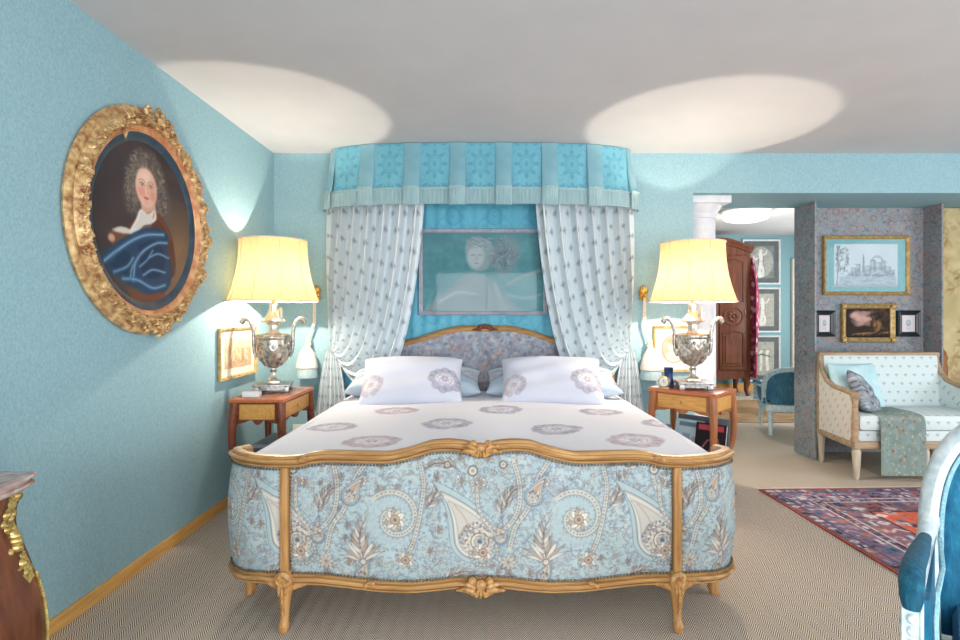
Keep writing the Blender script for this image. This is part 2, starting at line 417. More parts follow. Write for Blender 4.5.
def plume(c, x, y, S, rot, flip=1, cols=(CREAM, TAN, BEIGE)):
    """feathery spray of curved leaves on a bending stem"""
    st = spl([(x, y), (x + S * .35 * math.cos(rot), y + S * .35 * math.sin(rot)), (x + S * .7 * math.cos(rot + .18 * flip), y + S * .7 * math.sin(rot + .18 * flip)), (x + S * math.cos(rot + .35 * flip), y + S * math.sin(rot + .35 * flip))], 6)
    n = len(st)
    for k in range(1, n - 1, 2):
        p = st[k]; q = st[k + 1]; a = math.atan2(q[1] - p[1], q[0] - p[0]); L = S * .42 * (1 - .55 * k / n)
        for g in (-1, 1): leaf2(c, p[0], p[1], L, L * .2, a + g * (.75 - .3 * k / n), cols[(k // 2 + (g > 0)) % len(cols)], bend=-g * .28)
    c.line(st, .004, INK, .6); e = st[-1]; leaf2(c, e[0], e[1], S * .2, S * .06, rot + .4 * flip, cols[0])
def fan(c, x, y, S, rot, n=9, cols=(CREAM, TAN)):
    for k in range(n):
        o = k - (n - 1) / 2; a = rot + o * .24; L = S * (1 - .03 * abs(o) ** 1.5)
        leaf2(c, x, y, L, L * .13, a, cols[k % len(cols)], bend=o * .06)
    c.ell(x, y, S * .1, S * .1, BEIGE, .9); c.ell(x, y, S * .1, S * .1, INK, .6, ring=.0022)
def band(c, pts, w=.016, fill=BEIGE):
    """curving ribbon with dotted inside"""
    P = np.asarray(pts); d = np.gradient(P, axis=0); nn = np.stack([-d[:, 1], d[:, 0]], 1); nn /= np.linalg.norm(nn, axis=1)[:, None] + 1e-9
    c.line(P, w, fill, .5); c.line(P + nn * w / 2, .0026, INK, .65); c.line(P - nn * w / 2, .0026, INK, .65)
    acc = 0
    for i in range(1, len(P)):
        acc += np.hypot(*(P[i] - P[i - 1]))
        if acc > .011: acc = 0; c.ell(P[i][0], P[i][1], .0032, .0032, INK, .6)
    acc = 0
    for i in range(1, len(P)):
        acc += np.hypot(*(P[i] - P[i - 1]))
        if acc > .016:
            acc = 0
            for g in (-1, 1): q = P[i] + g * nn[i] * (w * .5 + .006); c.ell(q[0], q[1], .0034, .0034, SLATE, .6)
def flower2(c, x, y, r, n=9):
    for k in range(n): a = 2 * PI * k / n; leaf2(c, x, y, r, r * .5, a, (BEIGE, CREAM, TAN)[k % 3])
    c.ell(x, y, r * .38, r * .38, TAN, .9); c.ell(x, y, r * .38, r * .38, INK, .6, ring=.002); c.ell(x, y, r * .16, r * .16, INK, .6)
def drop(c, x, y, S, rot, flip, fill, seed=0, sky=(166, 184, 186)):
    def shape(k):
        pts = []
        for t in np.linspace(0, 1, 64):
            a = 2 * PI * t - PI / 2; r_ = .5 * k; px = r_ * math.cos(a) * .92; py = r_ * math.sin(a); up = max(0., -math.sin(a)) ** 1.6
            py -= up * .72 * k; px = px * (1 - .72 * up) - up ** 2 * .36 * k; px = -px if flip else px
            pts.append((x + S * (px * math.cos(rot) - py * math.sin(rot)), y + S * (px * math.sin(rot) + py * math.cos(rot))))
        return pts
    for i, p in enumerate(shape(1.3)):
        if i % 2: c.ell(p[0], p[1], .005, .005, SLATE, .55)
    c.poly(shape(1.18), sky, .85); c.line(shape(1.18), .0024, INK, .6)
    c.poly(shape(.96), fill, .9); c.line(shape(.96), .0034, INK, .7); c.line(shape(.86), .0024, CREAM, .9); c.line(shape(.76), .002, INK, .45)
    r = random.Random(seed)
    for _ in range(int(S * 2600)):
        a, d = r.random() * 6.28, r.random() ** .5 * .33; px, py = d * math.cos(a), d * math.sin(a) - .0
        q = .0028 + .0022 * r.random(); xx = x + S * (px * math.cos(rot) - py * math.sin(rot)); yy = y + S * (px * math.sin(rot) + py * math.cos(rot)); c.ell(xx, yy, q, q, r.choice([INK, CREAM, SLATE, (176, 150, 132)]), .65)
    for v in np.linspace(0, 1, 12):
        px, py = (-.04 - .13 * v ** 2) * (-1 if flip else 1), -.3 - .5 * v; c.ell(x + S * (px * math.cos(rot) - py * math.sin(rot)), y + S * (px * math.sin(rot) + py * math.cos(rot)), .0036, .0036, (170, 140, 120), .75)
    px, py = (-.07 if flip else .07), .12; xx = x + S * (px * math.cos(rot) - py * math.sin(rot)); yy = y + S * (px * math.sin(rot) + py * math.cos(rot))
    for k in range(10): a = k * .628; c.ell(xx + .23 * S * math.cos(a), yy + .23 * S * math.sin(a), S * .06, S * .05, BEIGE, .8, a)
    for R, col in ((.2, INK), (.18, CREAM), (.13, (150, 130, 116)), (.1, sky), (.05, INK)): c.ell(xx, yy, R * S, R * S, col, .8)

def paint_paisley(W, H, res, base, seed=1, x0=-1.4):
    """footboard cloth; W along the arc, H high; motifs follow the photograph's repeats"""
    c = Canvas(W, H, res, base); r = random.Random(seed)
    c.noise(.05, .05, 3); c.noise(.14, .07, 4, (1, .92, .85))
    for _ in range(int(W * H * 24)): c.ell(r.random() * W, r.random() * H, .03 + .05 * r.random(), .03 + .03 * r.random(), (146, 160, 174), .35, r.random() * 3, soft=.8)
    for _ in range(int(W * H * 6500)):
        x, y, a = r.random() * W, r.random() * H, r.random() * 6.28; L = .007 + .013 * r.random()
        k = r.random()
        if k < .6: c.line(arc(x, y, L, L * .5, a, a + 1.8, 5), .0028, r.choice([SLATE, SLATE, (116, 120, 128), TAN, (146, 130, 118)]), .6)
        elif k < .85: leaf2(c, x, y, L * 1.3, L * .5, a, r.choice([BEIGE, CREAM, TAN, (176, 192, 200), (160, 150, 144)]), SLATE)
        else: c.ell(x, y, .005, .005, BEIGE, .7); c.ell(x, y, .005, .005, INK, .45, ring=.0016)
    for _ in range(int(W * H * 70)): flower2(c, r.random() * W, r.random() * H, .012 + .01 * r.random(), 7)
    for k in range(-2, 3):
        ox = -x0 + k * .745
        def at(px, py): return (ox + (px - 478) * .00414, (py - 452) * .00414)
        fan(c, *at(362, 566), .13, -PI / 2 - .1, 9); plume(c, *at(362, 560), .18, -PI / 2 - .2, 1)
        plume(c, *at(424, 512), .13, -.9, -1, (TAN, CREAM, (190, 164, 146))); plume(c, *at(322, 512), .11, -1.3, 1); plume(c, *at(442, 585), .13, -.6, 1); plume(c, *at(455, 474), .12, -2.7, -1)
        plume(c, *at(498, 518), .12, -1.5, 1); plume(c, *at(516, 590), .1, -2.4, 1)
        x, y = at(393, 522)
        c.ell(x, y, .125, .115, base, .75, soft=.4)
        band(c, arc(x, y, .115, .022, -2.4, 5.0, 90), .024)
        for q in range(22): a = -2.4 + q * .26; c.ell(x + .135 * math.cos(a), y + .132 * math.sin(a), .006, .0045, SLATE, .7, a)
        flower2(c, x + .004, y + .006, .05, 11)
        band(c, spl([at(418, 468), at(422, 490), at(419, 515), at(412, 545), at(402, 566)]), .019)
        band(c, spl([at(506, 552), at(512, 530), at(524, 512), at(533, 486), at(546, 466)]), .021)
        band(c, spl([at(330, 466), at(336, 490), at(334, 515), at(322, 532), at(308, 538)]), .02)
        band(c, spl([at(468, 480), at(472, 500), at(472, 512)]), .017)
        band(c, spl([at(294, 492), at(296, 512), at(306, 528), at(322, 536)]), .016)
        flower2(c, *at(404, 564), .04, 10); flower2(c, *at(300, 556), .045, 10); band(c, arc(*at(300, 556), .066, .05, -2, 3.4, 40), .012)
        flower2(c, *at(540, 486), .028, 8); flower2(c, *at(478, 487), .025, 8)
        for q, rr_ in ((at(470, 476), .019), (at(445, 470), .012), (at(500, 470), .014)): c.ell(q[0], q[1], rr_, rr_, BEIGE, .85); c.ell(q[0], q[1], rr_, rr_, INK, .75, ring=.003); c.ell(q[0], q[1], rr_ * .4, rr_ * .4, INK, .4)
        x, y = at(472, 536); c.ell(x, y, .11, .16, base, .6, soft=.4); drop(c, x, y + .02, .19, -.35, False, (190, 184, 174), 3)
        for q in range(8): a = q * .785; leaf2(c, *at(505, 566), .04, .014, a, BEIGE)
        drop(c, *at(350, 500), .065, .3, True, TAN, 9); drop(c, *at(497, 540), .05, -.2, True, TAN, 5); drop(c, *at(540, 580), .05, .6, False, BEIGE, 6)
    return c

def paint_tapestry_print(W, H, res, base, pal, n, seed):
    c = Canvas(W, H, res, base); r = random.Random(seed)
    c.noise(.05, .10, seed); c.noise(.02, .1, seed + 1)
    for _ in range(n):
        x, y = r.random() * W, r.random() * H; col = r.choice(pal); q = .014 + .02 * r.random(); a = r.random() * 6.28
        c.line(arc(x, y, q, q * .3, a, a + 4.2, 12), .006, col, .75)
        c.ell(x, y, q * .4, q * .3, r.choice(pal), .8, a)
    return c

# ------------------------------------------------------------------ the setting
FAR, BACK = 9.1, 4.471
HGT = 2.63
XL, XR, YR = -1.78, 5.7, -2.3
JX = 1.69
struct('floor', MB().b2(XL - .1, XR + .1, YR - .1, FAR + .1, -.1, 0), 'floor')
struct('ceiling', MB().b2(XL - .1, XR + .1, YR - .1, FAR + .1, HGT, HGT + .1), 'ceiling')
struct('wall_left', MB().b2(XL - .1, XL, YR - .1, 5.1, 0, HGT), 'wall')
struct('wall_back', MB().b2(XL, JX, BACK, 5.03, 0, HGT), 'wall')
struct('trim_1', MB().b2(JX, XR, BACK, 5.112, 2.302, HGT), 'wall')          # lintel over the opening
struct('wall_right', MB().b2(XR, XR + .1, YR - .1, FAR + .1, 0, HGT), 'wall')
struct('wall_far', MB().b2(1.4, XR, FAR, FAR + .1, 0, HGT), 'wall_far')
struct('wall_far_left', MB().b2(1.4, 1.5, 5.03, FAR, 0, HGT), 'wall_far')
# rear wall with two tall windows
W1, W2, WT = (-1.15, 1.05), (2.1, 4.3), 2.2
rw = MB()
rw.b2(XL, W1[0], YR - .1, YR, 0, HGT).b2(W1[1], W2[0], YR - .1, YR, 0, HGT).b2(W2[1], XR, YR - .1, YR, 0, HGT)
rw.b2(W1[0], W1[1], YR - .1, YR, WT, HGT).b2(W2[0], W2[1], YR - .1, YR, WT, HGT)
struct('wall_rear', rw, 'wall')
for k, w in enumerate((W1, W2)):
    fr = MB()
    for x in (w[0] + .03, (w[0] + w[1]) / 2, w[1] - .03): fr.b2(x - .03, x + .03, YR - .08, YR - .02, 0, WT)
    for z in (.03, .8, WT - .03): fr.b2(w[0], w[1], YR - .08, YR - .02, z - .03, z + .03)
    wo = struct('window_%d' % (k + 1), fr, 'white')
    MB().b2(w[0] + .01, w[1] - .01, YR - .055, YR - .05, .01, WT - .01).build('pane', 'glass', wo)
struct('baseboard_left', MB().b2(XL, XL + .018, YR, BACK, 0, .062, .004), 'base')
struct('baseboard_back', MB().b2(XL + .018, JX, BACK - .018, BACK, 0, .062, .004), 'base')
struct('baseboard_far', MB().b2(1.5, XR, FAR - .02, FAR, 0, .13, .004), 'base')
# sofa niche: pier, back wall, pier
struct('wall_niche', MB().b2(2.89, XR, 5.10, 5.112, 0, HGT).b2(2.89, 2.905, 4.79, 5.10, 0, 2.302).b2(4.10, 4.115, 4.89, 5.10, 0, 2.302), 'vine')

# white column in the opening
t = thing('column', 'white round plaster column with moulded capital at the opening beside bed wall', 'column', (1.845, 4.75, 0))
MB().lathe([(.142, .12), (.142, .6), (.14, 1.2), (.134, 2.12)], seg=40).build('shaft', 'white', t)
MB().lathe([(.2, 0), (.2, .05), (.18, .06), (.185, .085), (.155, .1), (.145, .12)], seg=40).build('plinth', 'white', t)
cp = MB().lathe([(.134, 2.12), (.146, 2.125), (.146, 2.14), (.136, 2.146), (.136, 2.165), (.15, 2.18), (.175, 2.215), (.185, 2.23), (.18, 2.24)], seg=40)
cp.b2(-.2, .2, -.2, .2, 2.24, 2.302, .006); cp.build('capital', 'white', t)

# ------------------------------------------------------------------ BED
BX, BY = -.033, 2.225
bed = thing('bed', 'wide bed with carved honey wood frame and blue paisley upholstered footboard', 'bed', (BX, 3.3, 0))
# plan line of the footboard, right half, arc-length parameter
half = [(x, .02 * (x / .8) ** 2) for x in np.linspace(0, .785, 60)]
half += [(.785 + .335 * math.sin(a), .02 + .27 - .27 * math.cos(a)) for a in np.linspace(.05, PI / 2, 40)]
half += [(1.12, .29 + q) for q in (.015, .03, .045, .06)]
half = np.array(half); hs = np.concatenate([[0], np.cumsum(np.hypot(*np.diff(half, axis=0).T))]); HL = hs[-1]
def plan(s):
    a = abs(s); x = np.interp(a, hs, half[:, 0]); y = np.interp(a, hs, half[:, 1])
    e = .01; x2, y2 = np.interp(min(a + e, HL), hs, half[:, 0]), np.interp(min(a + e, HL), hs, half[:, 1])
    x1, y1 = np.interp(max(a - e, 0), hs, half[:, 0]), np.interp(max(a - e, 0), hs, half[:, 1])
    tx, ty = x2 - x1, y2 - y1; L = math.hypot(tx, ty); nx, ny = ty / L, -tx / L
    g = 1 if s >= 0 else -1
    return g * x + BX, y + BY, g * nx, ny
def smooth_keys(keys):
    ks, vs = zip(*keys); xs = np.linspace(0, HL, 400); v = np.interp(xs, ks, vs)
    P = np.concatenate([v[30:0:-1], v, np.full(30, v[-1])]); ker = np.hanning(25); ker /= ker.sum()
    w = np.convolve(P, ker, 'same')[30:-30]; return lambda s: float(np.interp(abs(s), xs, w))
ztop = smooth_keys([(0, .738), (.06, .755), (.127, .762), (.2, .758), (.29, .728), (.38, .708), (.5, .710), (.64, .712), (.69, .707), (.74, .692), (.806, .687), (.95, .685), (1.1, .682), (1.22, .668), (HL, .652)])
zbot = smooth_keys([(0, .204), (.1, .200), (.2, .188), (.29, .180), (.42, .184), (.55, .198), (.66, .208), (.80, .208), (.9, .205), (1.0, .190), (1.2, .170), (HL, .165)])
def sweep(s0, s1, n, zf, prof):
    rows = []
    for s in np.linspace(s0, s1, n):
        x, y, nx, ny = plan(s); z = zf(s)
        rows.append([(x + nx * o, y + ny * o, z + dz) for o, dz in prof])
    mb = MB(); mb.grid(rows, False, True); m = len(prof)
    mb.f.append(tuple(range(m))); mb.f.append(tuple((n - 1) * m + k for k in reversed(range(m)))); return mb
PT = [(-.03, -.014), (-.02, -.024), (.012, -.024), (.022, -.018), (.024, -.012), (.012, -.008), (.012, -.004), (.028, -.002), (.034, .005), (.030, .012), (.018, .013), (.018, .017), (.012, .024), (-.004, .026), (-.022, .022), (-.03, .01)]
sweep(-HL, HL, 220, ztop, PT).build('top_rail', 'gold_wood', bed, True, sharp=28)
PB = [(-.04, -.02), (.01, -.024), (.024, -.02), (.026, -.013), (.014, -.010), (.014, -.006), (.034, -.004), (.037, .004), (.032, .01), (.018, .012), (.02, .018), (.014, .022), (-.04, .022)]
sweep(-HL, HL, 220, zbot, PB).build('bottom_rail', 'gold_wood', bed, True, sharp=28)
cloth = paint_paisley(2.9, .62, 400, (168, 184, 186), 2, -1.45)
def panel(s0, s1, n, name):
    m = 210; rows = []; cu = []; cv = []
    for s in np.linspace(s0, s1, n):
        x, y, nx, ny = plan(s); za, zb = ztop(s) - .016, zbot(s) + .014; r = []
        for t in np.linspace(0, 1, m):
            e = min(1, min(abs(s - s0), abs(s1 - s)) / .03) if True else 1
            o = .006 + .03 * (math.sin(PI * t) ** .6) * (.35 + .65 * math.sin(PI / 2 * e))
            r.append((x + nx * o, y + ny * o, zb + (za - zb) * t)); cu.append(s + 1.45); cv.append(.76 - (zb + (za - zb) * t))
        rows.append(r)
    mb = MB(); mb.grid(rows); cols = cloth.get(np.array(cu), np.array(cv))
    k = len(mb.v); rows = []
    for s in np.linspace(s0, s1, 40):
        x, y, nx, ny = plan(s); rows.append([(x - nx * .035, y - ny * .035, ztop(s) - .016), (x - nx * .035, y - ny * .035, zbot(s) + .014)])
    mb.grid(rows); cols = np.concatenate([cols, np.ones((len(mb.v) - k, 3)) * np.array([.6, .72, .78])])
    return mb.build(name, 'attr_cloth', bed, True, colors=cols, fix=False)
SP = .806
panel(-SP + .018, SP - .018, 780, 'footboard_panel')
panel(-HL + .004, -SP - .018, 220, 'footboard_wing'); panel(SP + .018, HL - .004, 220, 'footboard_wing')
# nail lines
nl = MB()
def nail(s, z, o=.022):
    x, y, nx, ny = plan(s); nl.blob((x + nx * o, y + ny * o, z), .0052, 6, 4)
for s in np.arange(-HL + .02, HL - .02, .0135):
    nail(s, ztop(s) - .028); nail(s, zbot(s) + .027)
for g in (-1, 1):
    for z in np.arange(.25, .65, .0145): nail(g * SP - .0215, z, .016); nail(g * SP + .0215, z, .016)
nl.build('nailhead_trim', 'nail', bed, True)
for g in (-1, 1):
    x, y, nx, ny = plan(g * SP)
    MB().box((x + nx * .012, y + ny * .012, .445), (.034, .05, .45), math.atan2(ny, nx) + PI / 2, .008).build('post', 'gold_wood_v', bed, True)
    rot = lambda o, z: (x + nx * o, y + ny * o, z)
    lg = MB()
    lg.tube([rot(.012, .245), rot(.014, .215), rot(.018, .17), rot(.02, .12), rot(.02, .075), rot(.026, .045), rot(.034, .022), rot(.036, 0)],
            [.02, .042, .033, .024, .018, .018, .024, .016], 14)
    for e in (-1, 1):
        xa_, ya_, na_, ma_ = plan(g * SP + e * .028); xb_, yb_, nb_, mb_ = plan(g * SP + e * .085)
        lg.tube([rot(.02, .10), rot(.02, .15), (xa_ + na_ * .016, ya_ + ma_ * .016, .178), (xb_ + nb_ * .012, yb_ + mb_ * .012, .192)], [.014, .018, .018, .012], 10)
    lg.build('leg', 'gold_wood_v', bed, True)
    ro = MB(); ro.lathe([(.0, .012), (.012, .012), (.016, .006), (.022, .008), (.032, .004), (.036, 0)], seg=20)
    ro.xform(Matrix.Translation(rot(.046, .212)) @ Matrix.Rotation(math.atan2(ny, nx) + PI / 2, 4, 'Z') @ Matrix.Rotation(PI / 2, 4, 'X')).build('rosette', 'carve', bed, True)
    ac = MB()
    for dx, dz, a in ((0, .165, 0), (-.013, .175, .2), (.013, .175, -.2), (0, .14, 0)):
        ac.blob((x + nx * .05 + dx, y + ny * .05, dz), (.007, .007, .024), 8, 6)
    ac.tube([rot(.043, .12), rot(.044, .07)], [.004, .003], 6)
    ac.build('acanthus_carving', 'carve', bed, True)
    # small scroll foot under the wing
    x2, y2, n2, m2 = plan(g * (HL - .06)); r2 = lambda o, z: (x2 + n2 * o, y2 + m2 * o, z)
    MB().tube([r2(-.03, .17), r2(-.03, .12), r2(-.045, .07), r2(-.045, .03), r2(-.035, 0)], [.04, .032, .022, .024, .02], 12).build('leg', 'gold_wood_v', bed, True)
    # scroll end of the top rail
    x3, y3, n3, m3 = plan(g * HL)
    MB().blob((x3, y3 + .006, ztop(HL) + .002), (.022, .014, .024), 14, 8).build('rail_scroll', 'gold_wood', bed, True)
    # leaf nicks where the rail swells
    for s_, k_ in ((.72, ztop), (.45, zbot)):
        x4, y4, n4, m4 = plan(g * s_)
        MB().blob((x4 + n4 * .026, y4 + m4 * .026, k_(s_) + .012), (.02, .012, .01), 10, 6).blob((x4 + n4 * .03 + g * .02, y4 + m4 * .03, k_(s_) + .004), (.014, .01, .012), 10, 6).build('leaf_carving', 'carve', bed, True)
def crest(zc, yo, s, name):
    cr = MB(); y = BY - yo
    cr.blob((BX, y, zc), (.026 * s, .016, .026 * s), 12, 8)
    for g in (-1, 1):
        cr.blob((BX + g * .03 * s, y, zc + .02 * s), (.016 * s, .016, .016 * s), 12, 8)
        cr.tube([(BX + g * .012 * s, y - .006, zc - .028 * s), (BX + g * .03 * s, y - .008, zc - .012 * s), (BX + g * .05 * s, y - .006, zc - .006 * s), (BX + g * .085 * s, y, zc - .012 * s)], [.01 * s, .013 * s, .011 * s, .004 * s], 8)
        cr.tube([(BX + g * .02 * s, y - .008, zc), (BX + g * .045 * s, y - .008, zc + .012 * s), (BX + g * .075 * s, y - .004, zc + .012 * s)], [.008 * s, .01 * s, .003 * s], 8)
    for k in range(5): cr.blob((BX + (k - 2) * .011 * s, y - .012, zc - .022 * s + .006 * s * abs(k - 2)), (.006 * s, .008, .014 * s), 8, 6)
    cr.build(name, 'carve', bed, True)
crest(.752, .03, 1.0, 'crest_carving'); crest(.193, .036, 1.15, 'crest_carving')
# side rails
for g in (-1, 1):
    MB().b2(BX + g * 1.08 - .02, BX + g * 1.08 + .02, BY + .33, 4.38, .17, .36, .006).build('side_rail', 'gold_wood', bed, True)
# headboard
hx = np.linspace(-1.03, 1.03, 121)
hk = [(0, 1.175), (.12, 1.182), (.26, 1.172), (.42, 1.128), (.55, 1.082), (.70, 1.052), (.86, .985), (1.03, .83)]
def hz(x):
    a = abs(x); v = 0
    for d in np.linspace(-.05, .05, 9): v += np.interp(abs(a + d), *zip(*hk))
    return v / 9
HY = 4.412
mb = MB(); HP = paint_tapestry_print(2.1, .9, 130, (150, 156, 170), [(110, 122, 146), (180, 190, 200), (196, 160, 148), (140, 116, 116), (206, 196, 190), (92, 104, 128), (170, 182, 196)], 1500, 5)
rows = []; cu = []; cv = []
for x in np.linspace(-1.0, 1.0, 240):
    r = []
    for t_ in np.linspace(0, 1, 100):
        z = .40 + (hz(x) - .01 - .40) * t_; r.append((BX + x, HY - .022 - .018 * math.sin(PI * t_) ** .5, z)); cu.append(x + 1.05); cv.append(1.25 - z)
    rows.append(r)
mb.grid(rows); mb.build('headboard_panel', 'attr_cloth', bed, True, colors=HP.get(np.array(cu), np.array(cv)), fix=False)
prof = [(-.035, -.02), (-.04, 0), (-.03, .018), (-.012, .026), (.02, .024), (.03, 0), (.02, -.022)]
rows = [[(BX + x, HY + dy, hz(x) + dz) for dy, dz in prof] for x in hx]
mb = MB(); mb.grid(rows, False, True)
mb.build('headboard_rail', 'gold_wood', bed, True)
for g in (-1, 1):
    MB().tube([(BX + g * 1.03, HY, hz(1.03) + .01), (BX + g * 1.035, HY, .6), (BX + g * 1.02, HY, .25), (BX + g * 1.02, HY, 0)], [.03, .028, .026, .022], 10).build('leg', 'gold_wood_v', bed, True)
MB().b2(BX - 1.02, BX + 1.02, HY - .015, HY + .02, .3, .88).build('headboard_back', 'gold_wood', bed, True)
hc = MB()
for g in (-1, 0, 1): hc.blob((BX + g * .035, HY - .035, 1.20 - .006 * abs(g)), (.026, .02, .022), 10, 8)
for g in (-1, 1): hc.tube([(BX + g * .03, HY - .04, 1.175), (BX + g * .07, HY - .04, 1.178), (BX + g * .11, HY - .035, 1.172)], [.014, .012, .004], 8)
hc.build('crest_carving', 'armoire', bed, True)

# mattress and duvet
MB().b2(BX - 1.05, BX + 1.05, BY + .30, 4.33, .24, .615, .05).build('mattress', 'linen', bed, True)
def rose(c, x, y, r, ink, pale, al=1.0, seed=0):
    q = random.Random(seed); dk = tuple(int(v * .82) for v in ink)
    c.ell(x, y, r * 1.0, r * .82, pale, .7 * al, .2, soft=.2)
    for k in range(11):
        a = k * .571 + q.random() * .3; rr = r * (.70 + .14 * q.random())
        c.ell(x + rr * math.cos(a), y + rr * .85 * math.sin(a), r * .30, r * .2, ink, .45 * al, a + PI / 2, soft=.35)
        c.line(arc(x + rr * math.cos(a), y + rr * .85 * math.sin(a), r * .26, r * .2, a - 1.3, a + 1.5, 10), r * .05, dk, .55 * al)
    c.ell(x, y, r * .52, r * .42, (240, 238, 242), .8 * al, soft=.3)
    for k in range(8):
        a = k * .785 + q.random() * .3; c.line(arc(x + r * .24 * math.cos(a), y + r * .2 * math.sin(a), r * .22, r * .1, a - .6, a + 2.2, 10), r * .055, dk, .55 * al)
    for k in range(5):
        a = k * 1.257 + .3; c.line(arc(x, y, r * .2, r * .08, a, a + 1.6, 8), r * .06, (152, 122, 138), .7 * al)
DC = Canvas(2.6, 2.2, 170, (230, 230, 238))
DC.noise(.3, .02, 5)
for k, (x, y) in enumerate([(-.56, 2.58), (-.235, 2.97), (.355, 2.84), (.70, 2.58), (.69, 3.34), (.07, 3.36), (-.585, 3.42), (-.86, 2.98), (.98, 2.98), (.06, 2.45)]):
    rose(DC, x - BX + 1.3, y - 2.2, .135, (150, 146, 166) if k % 3 else (176, 150, 158), (214, 212, 224), .9, k)
rows = []; cu = []; cv = []; NXd, NYd = 320, 260
for i in range(NXd):
    s = -1.28 + 2.56 * i / (NXd - 1); r = []
    for j in range(NYd):
        v = j / (NYd - 1); y = BY + .062 + v * (4.28 - BY - .062)
        a = abs(s); g = 1 if s > 0 else -1
        if a < .98: x, drop = a, 0
        else:
            th = min((a - .98) / .10, PI / 2); x = .98 + .085 * math.sin(th); drop = .085 * (1 - math.cos(th)) + max(0, a - .98 - .157)
        e0 = max(0, 1 - v / .045); hump = -.05 * e0 ** 2 - .04 * max(0, (v - .97) / .03) ** 2
        w = .012 * math.sin(2.1 * y + 1.7 * x * g) + .008 * math.sin(5 * x * g - 3.3 * y) + .005 * math.sin(11 * y + 4 * x * g)
        yo = y - BY
        if yo < .29: x = min(x, .785 - .055 + .335 * math.sqrt(max(0, 1 - ((.29 - yo) / .27) ** 2)) + .004 * min(1, a - .7))
        z = .685 + .012 * math.cos(1.4 * x) + w * (.6 if a < .98 else .2) + hump - drop
        r.append((BX + g * x, y, z)); cu.append(s + 1.3); cv.append(y - 2.2)
    rows.append(r)
mb = MB(); mb.grid(rows)
dv = mb.build('duvet', 'attr_cloth', None, colors=DC.get(np.array(cu), np.array(cv)), fix=False)
tag(dv, 'white duvet with faint grey rose roundels spread over the bed', 'duvet')

# pillows
def pillow(name, w, h, T, canvas, mat, label, cat, loc, rot, group=None, pinch=.1, n=90):
    def surf(sgn):
        rows = []
        for i in range(n):
            a = -1 + 2 * i / (n - 1); r = []
            for j in range(n):
                b = -1 + 2 * j / (n - 1)
                px = a * (1 - pinch * (1 - abs(b) ** 2) * .5 * abs(a) ** 3); py = b * (1 - pinch * (1 - abs(a) ** 2) * abs(b) ** 3 * .6)
                th = T / 2 * (max(0, 1 - a ** 4) * max(0, 1 - b ** 4)) ** .55
                th += .007 * math.sin(5 * a + 3 * b) * (1 - a * a) * (1 - b * b) + .005 * math.sin(9 * b - 4 * a) * (1 - a ** 4) * (1 - b ** 4)
                r.append((px * w / 2, py * h / 2, sgn * max(0, th)))
            rows.append(r)
        return rows
    mb = MB(); mb.grid(surf(1)); k = len(mb.v); mb.grid(surf(-1), flip=True)
    cols = None
    if canvas is not None:
        V = np.array(mb.v); cols = canvas.get(V[:, 0] + canvas.W / 2, canvas.H / 2 - V[:, 1])
    o = mb.build(name, mat, None, colors=cols, fix=False, sharp=80); o.location = loc; o.rotation_euler = rot
    return tag(o, label, cat, group)
def pcanvas(side):
    c = Canvas(.9, .6, 170, (214, 217, 230)); c.noise(.2, .02, 3)
    rose(c, .45 + .235, .36, .115, (150, 146, 166), (214, 212, 224), 1, 3)
    rose(c, .45 - .27, .40, .09, (170, 158, 172), (220, 216, 226), .9, 4)
    return c
pillow('pillow', .72, .44, .23, pcanvas(0), 'attr_cloth', 'white rose print pillow propped at the left side of the bed', 'pillow', (-.545, 3.83, .815), (math.radians(42), 0, math.radians(3)), 'front pillows on the bed')
pillow('pillow', .72, .44, .23, pcanvas(1), 'attr_cloth', 'white rose print pillow propped at the right side of the bed', 'pillow', (.445, 3.83, .815), (math.radians(42), 0, math.radians(-2)), 'front pillows on the bed')
PB_ = Canvas(1.1, .6, 60, (190, 206, 220)); rose(PB_, .98, .3, .1, (140, 150, 172), (196, 206, 220), .8, 6); rose(PB_, .12, .3, .1, (140, 150, 172), (196, 206, 220), .8, 7)
pillow('pillow', .99, .46, .17, PB_, 'attr_cloth', 'pale blue wide pillow lying flat behind the left propped pillow', 'pillow', (-.555, 4.09, .79), (math.radians(14), 0, math.radians(1)), 'back pillows on the bed')
pillow('pillow', .99, .46, .17, PB_, 'attr_cloth', 'pale blue wide pillow lying flat behind the right propped pillow', 'pillow', (.475, 4.09, .79), (math.radians(14), 0, math.radians(-1)), 'back pillows on the bed')

# ------------------------------------------------------------------ damask hanging and canopy
def damask(W, H, res, base, ink, pitch=.34):
    c = Canvas(W, H, res, base); c.noise(.2, .02, 9)
    for i in range(-1, int(H / (pitch * .8)) + 2):
        for j in range(-1, int(W / pitch) + 2):
            x = (j + (i % 2) * .5) * pitch; y = i * pitch * .8
            c.ell(x, y, .055, .07, ink, .7, ring=.007); c.ell(x, y, .03, .042, ink, .5, ring=.006); c.ell(x, y, .012, .018, ink, .7)
            for g in (-1, 1):
                c.line(arc(x + g * .09, y - .05, .05, .015, PI / 2, PI / 2 + g * 4.2, 16), .008, ink, .6)
                c.line(arc(x + g * .09, y + .06, .045, .015, -PI / 2, -PI / 2 - g * 4.2, 16), .008, ink, .6)
                c.line([(x + g * .05, y), (x + g * .11, y + .03), (x + g * .17, y + .13)], .009, ink, .45)
            c.line([(x, y - .07), (x, y - .13)], .012, ink, .5); c.ell(x, y - .14, .02, .014, ink, .5)
    return c
CXP = -.065
D1 = damask(2.5, 2.7, 110, (98, 180, 204), (66, 146, 176))
rows = []; cu = []; cv = []
for x in np.linspace(-1.17, 1.17, 260):
    r = []
    for z in np.linspace(.05, 2.62, 280): r.append((CXP + x, 4.452 + .004 * math.sin(x * 60), z)); cu.append(x + 1.25); cv.append(2.65 - z)
    rows.append(r)
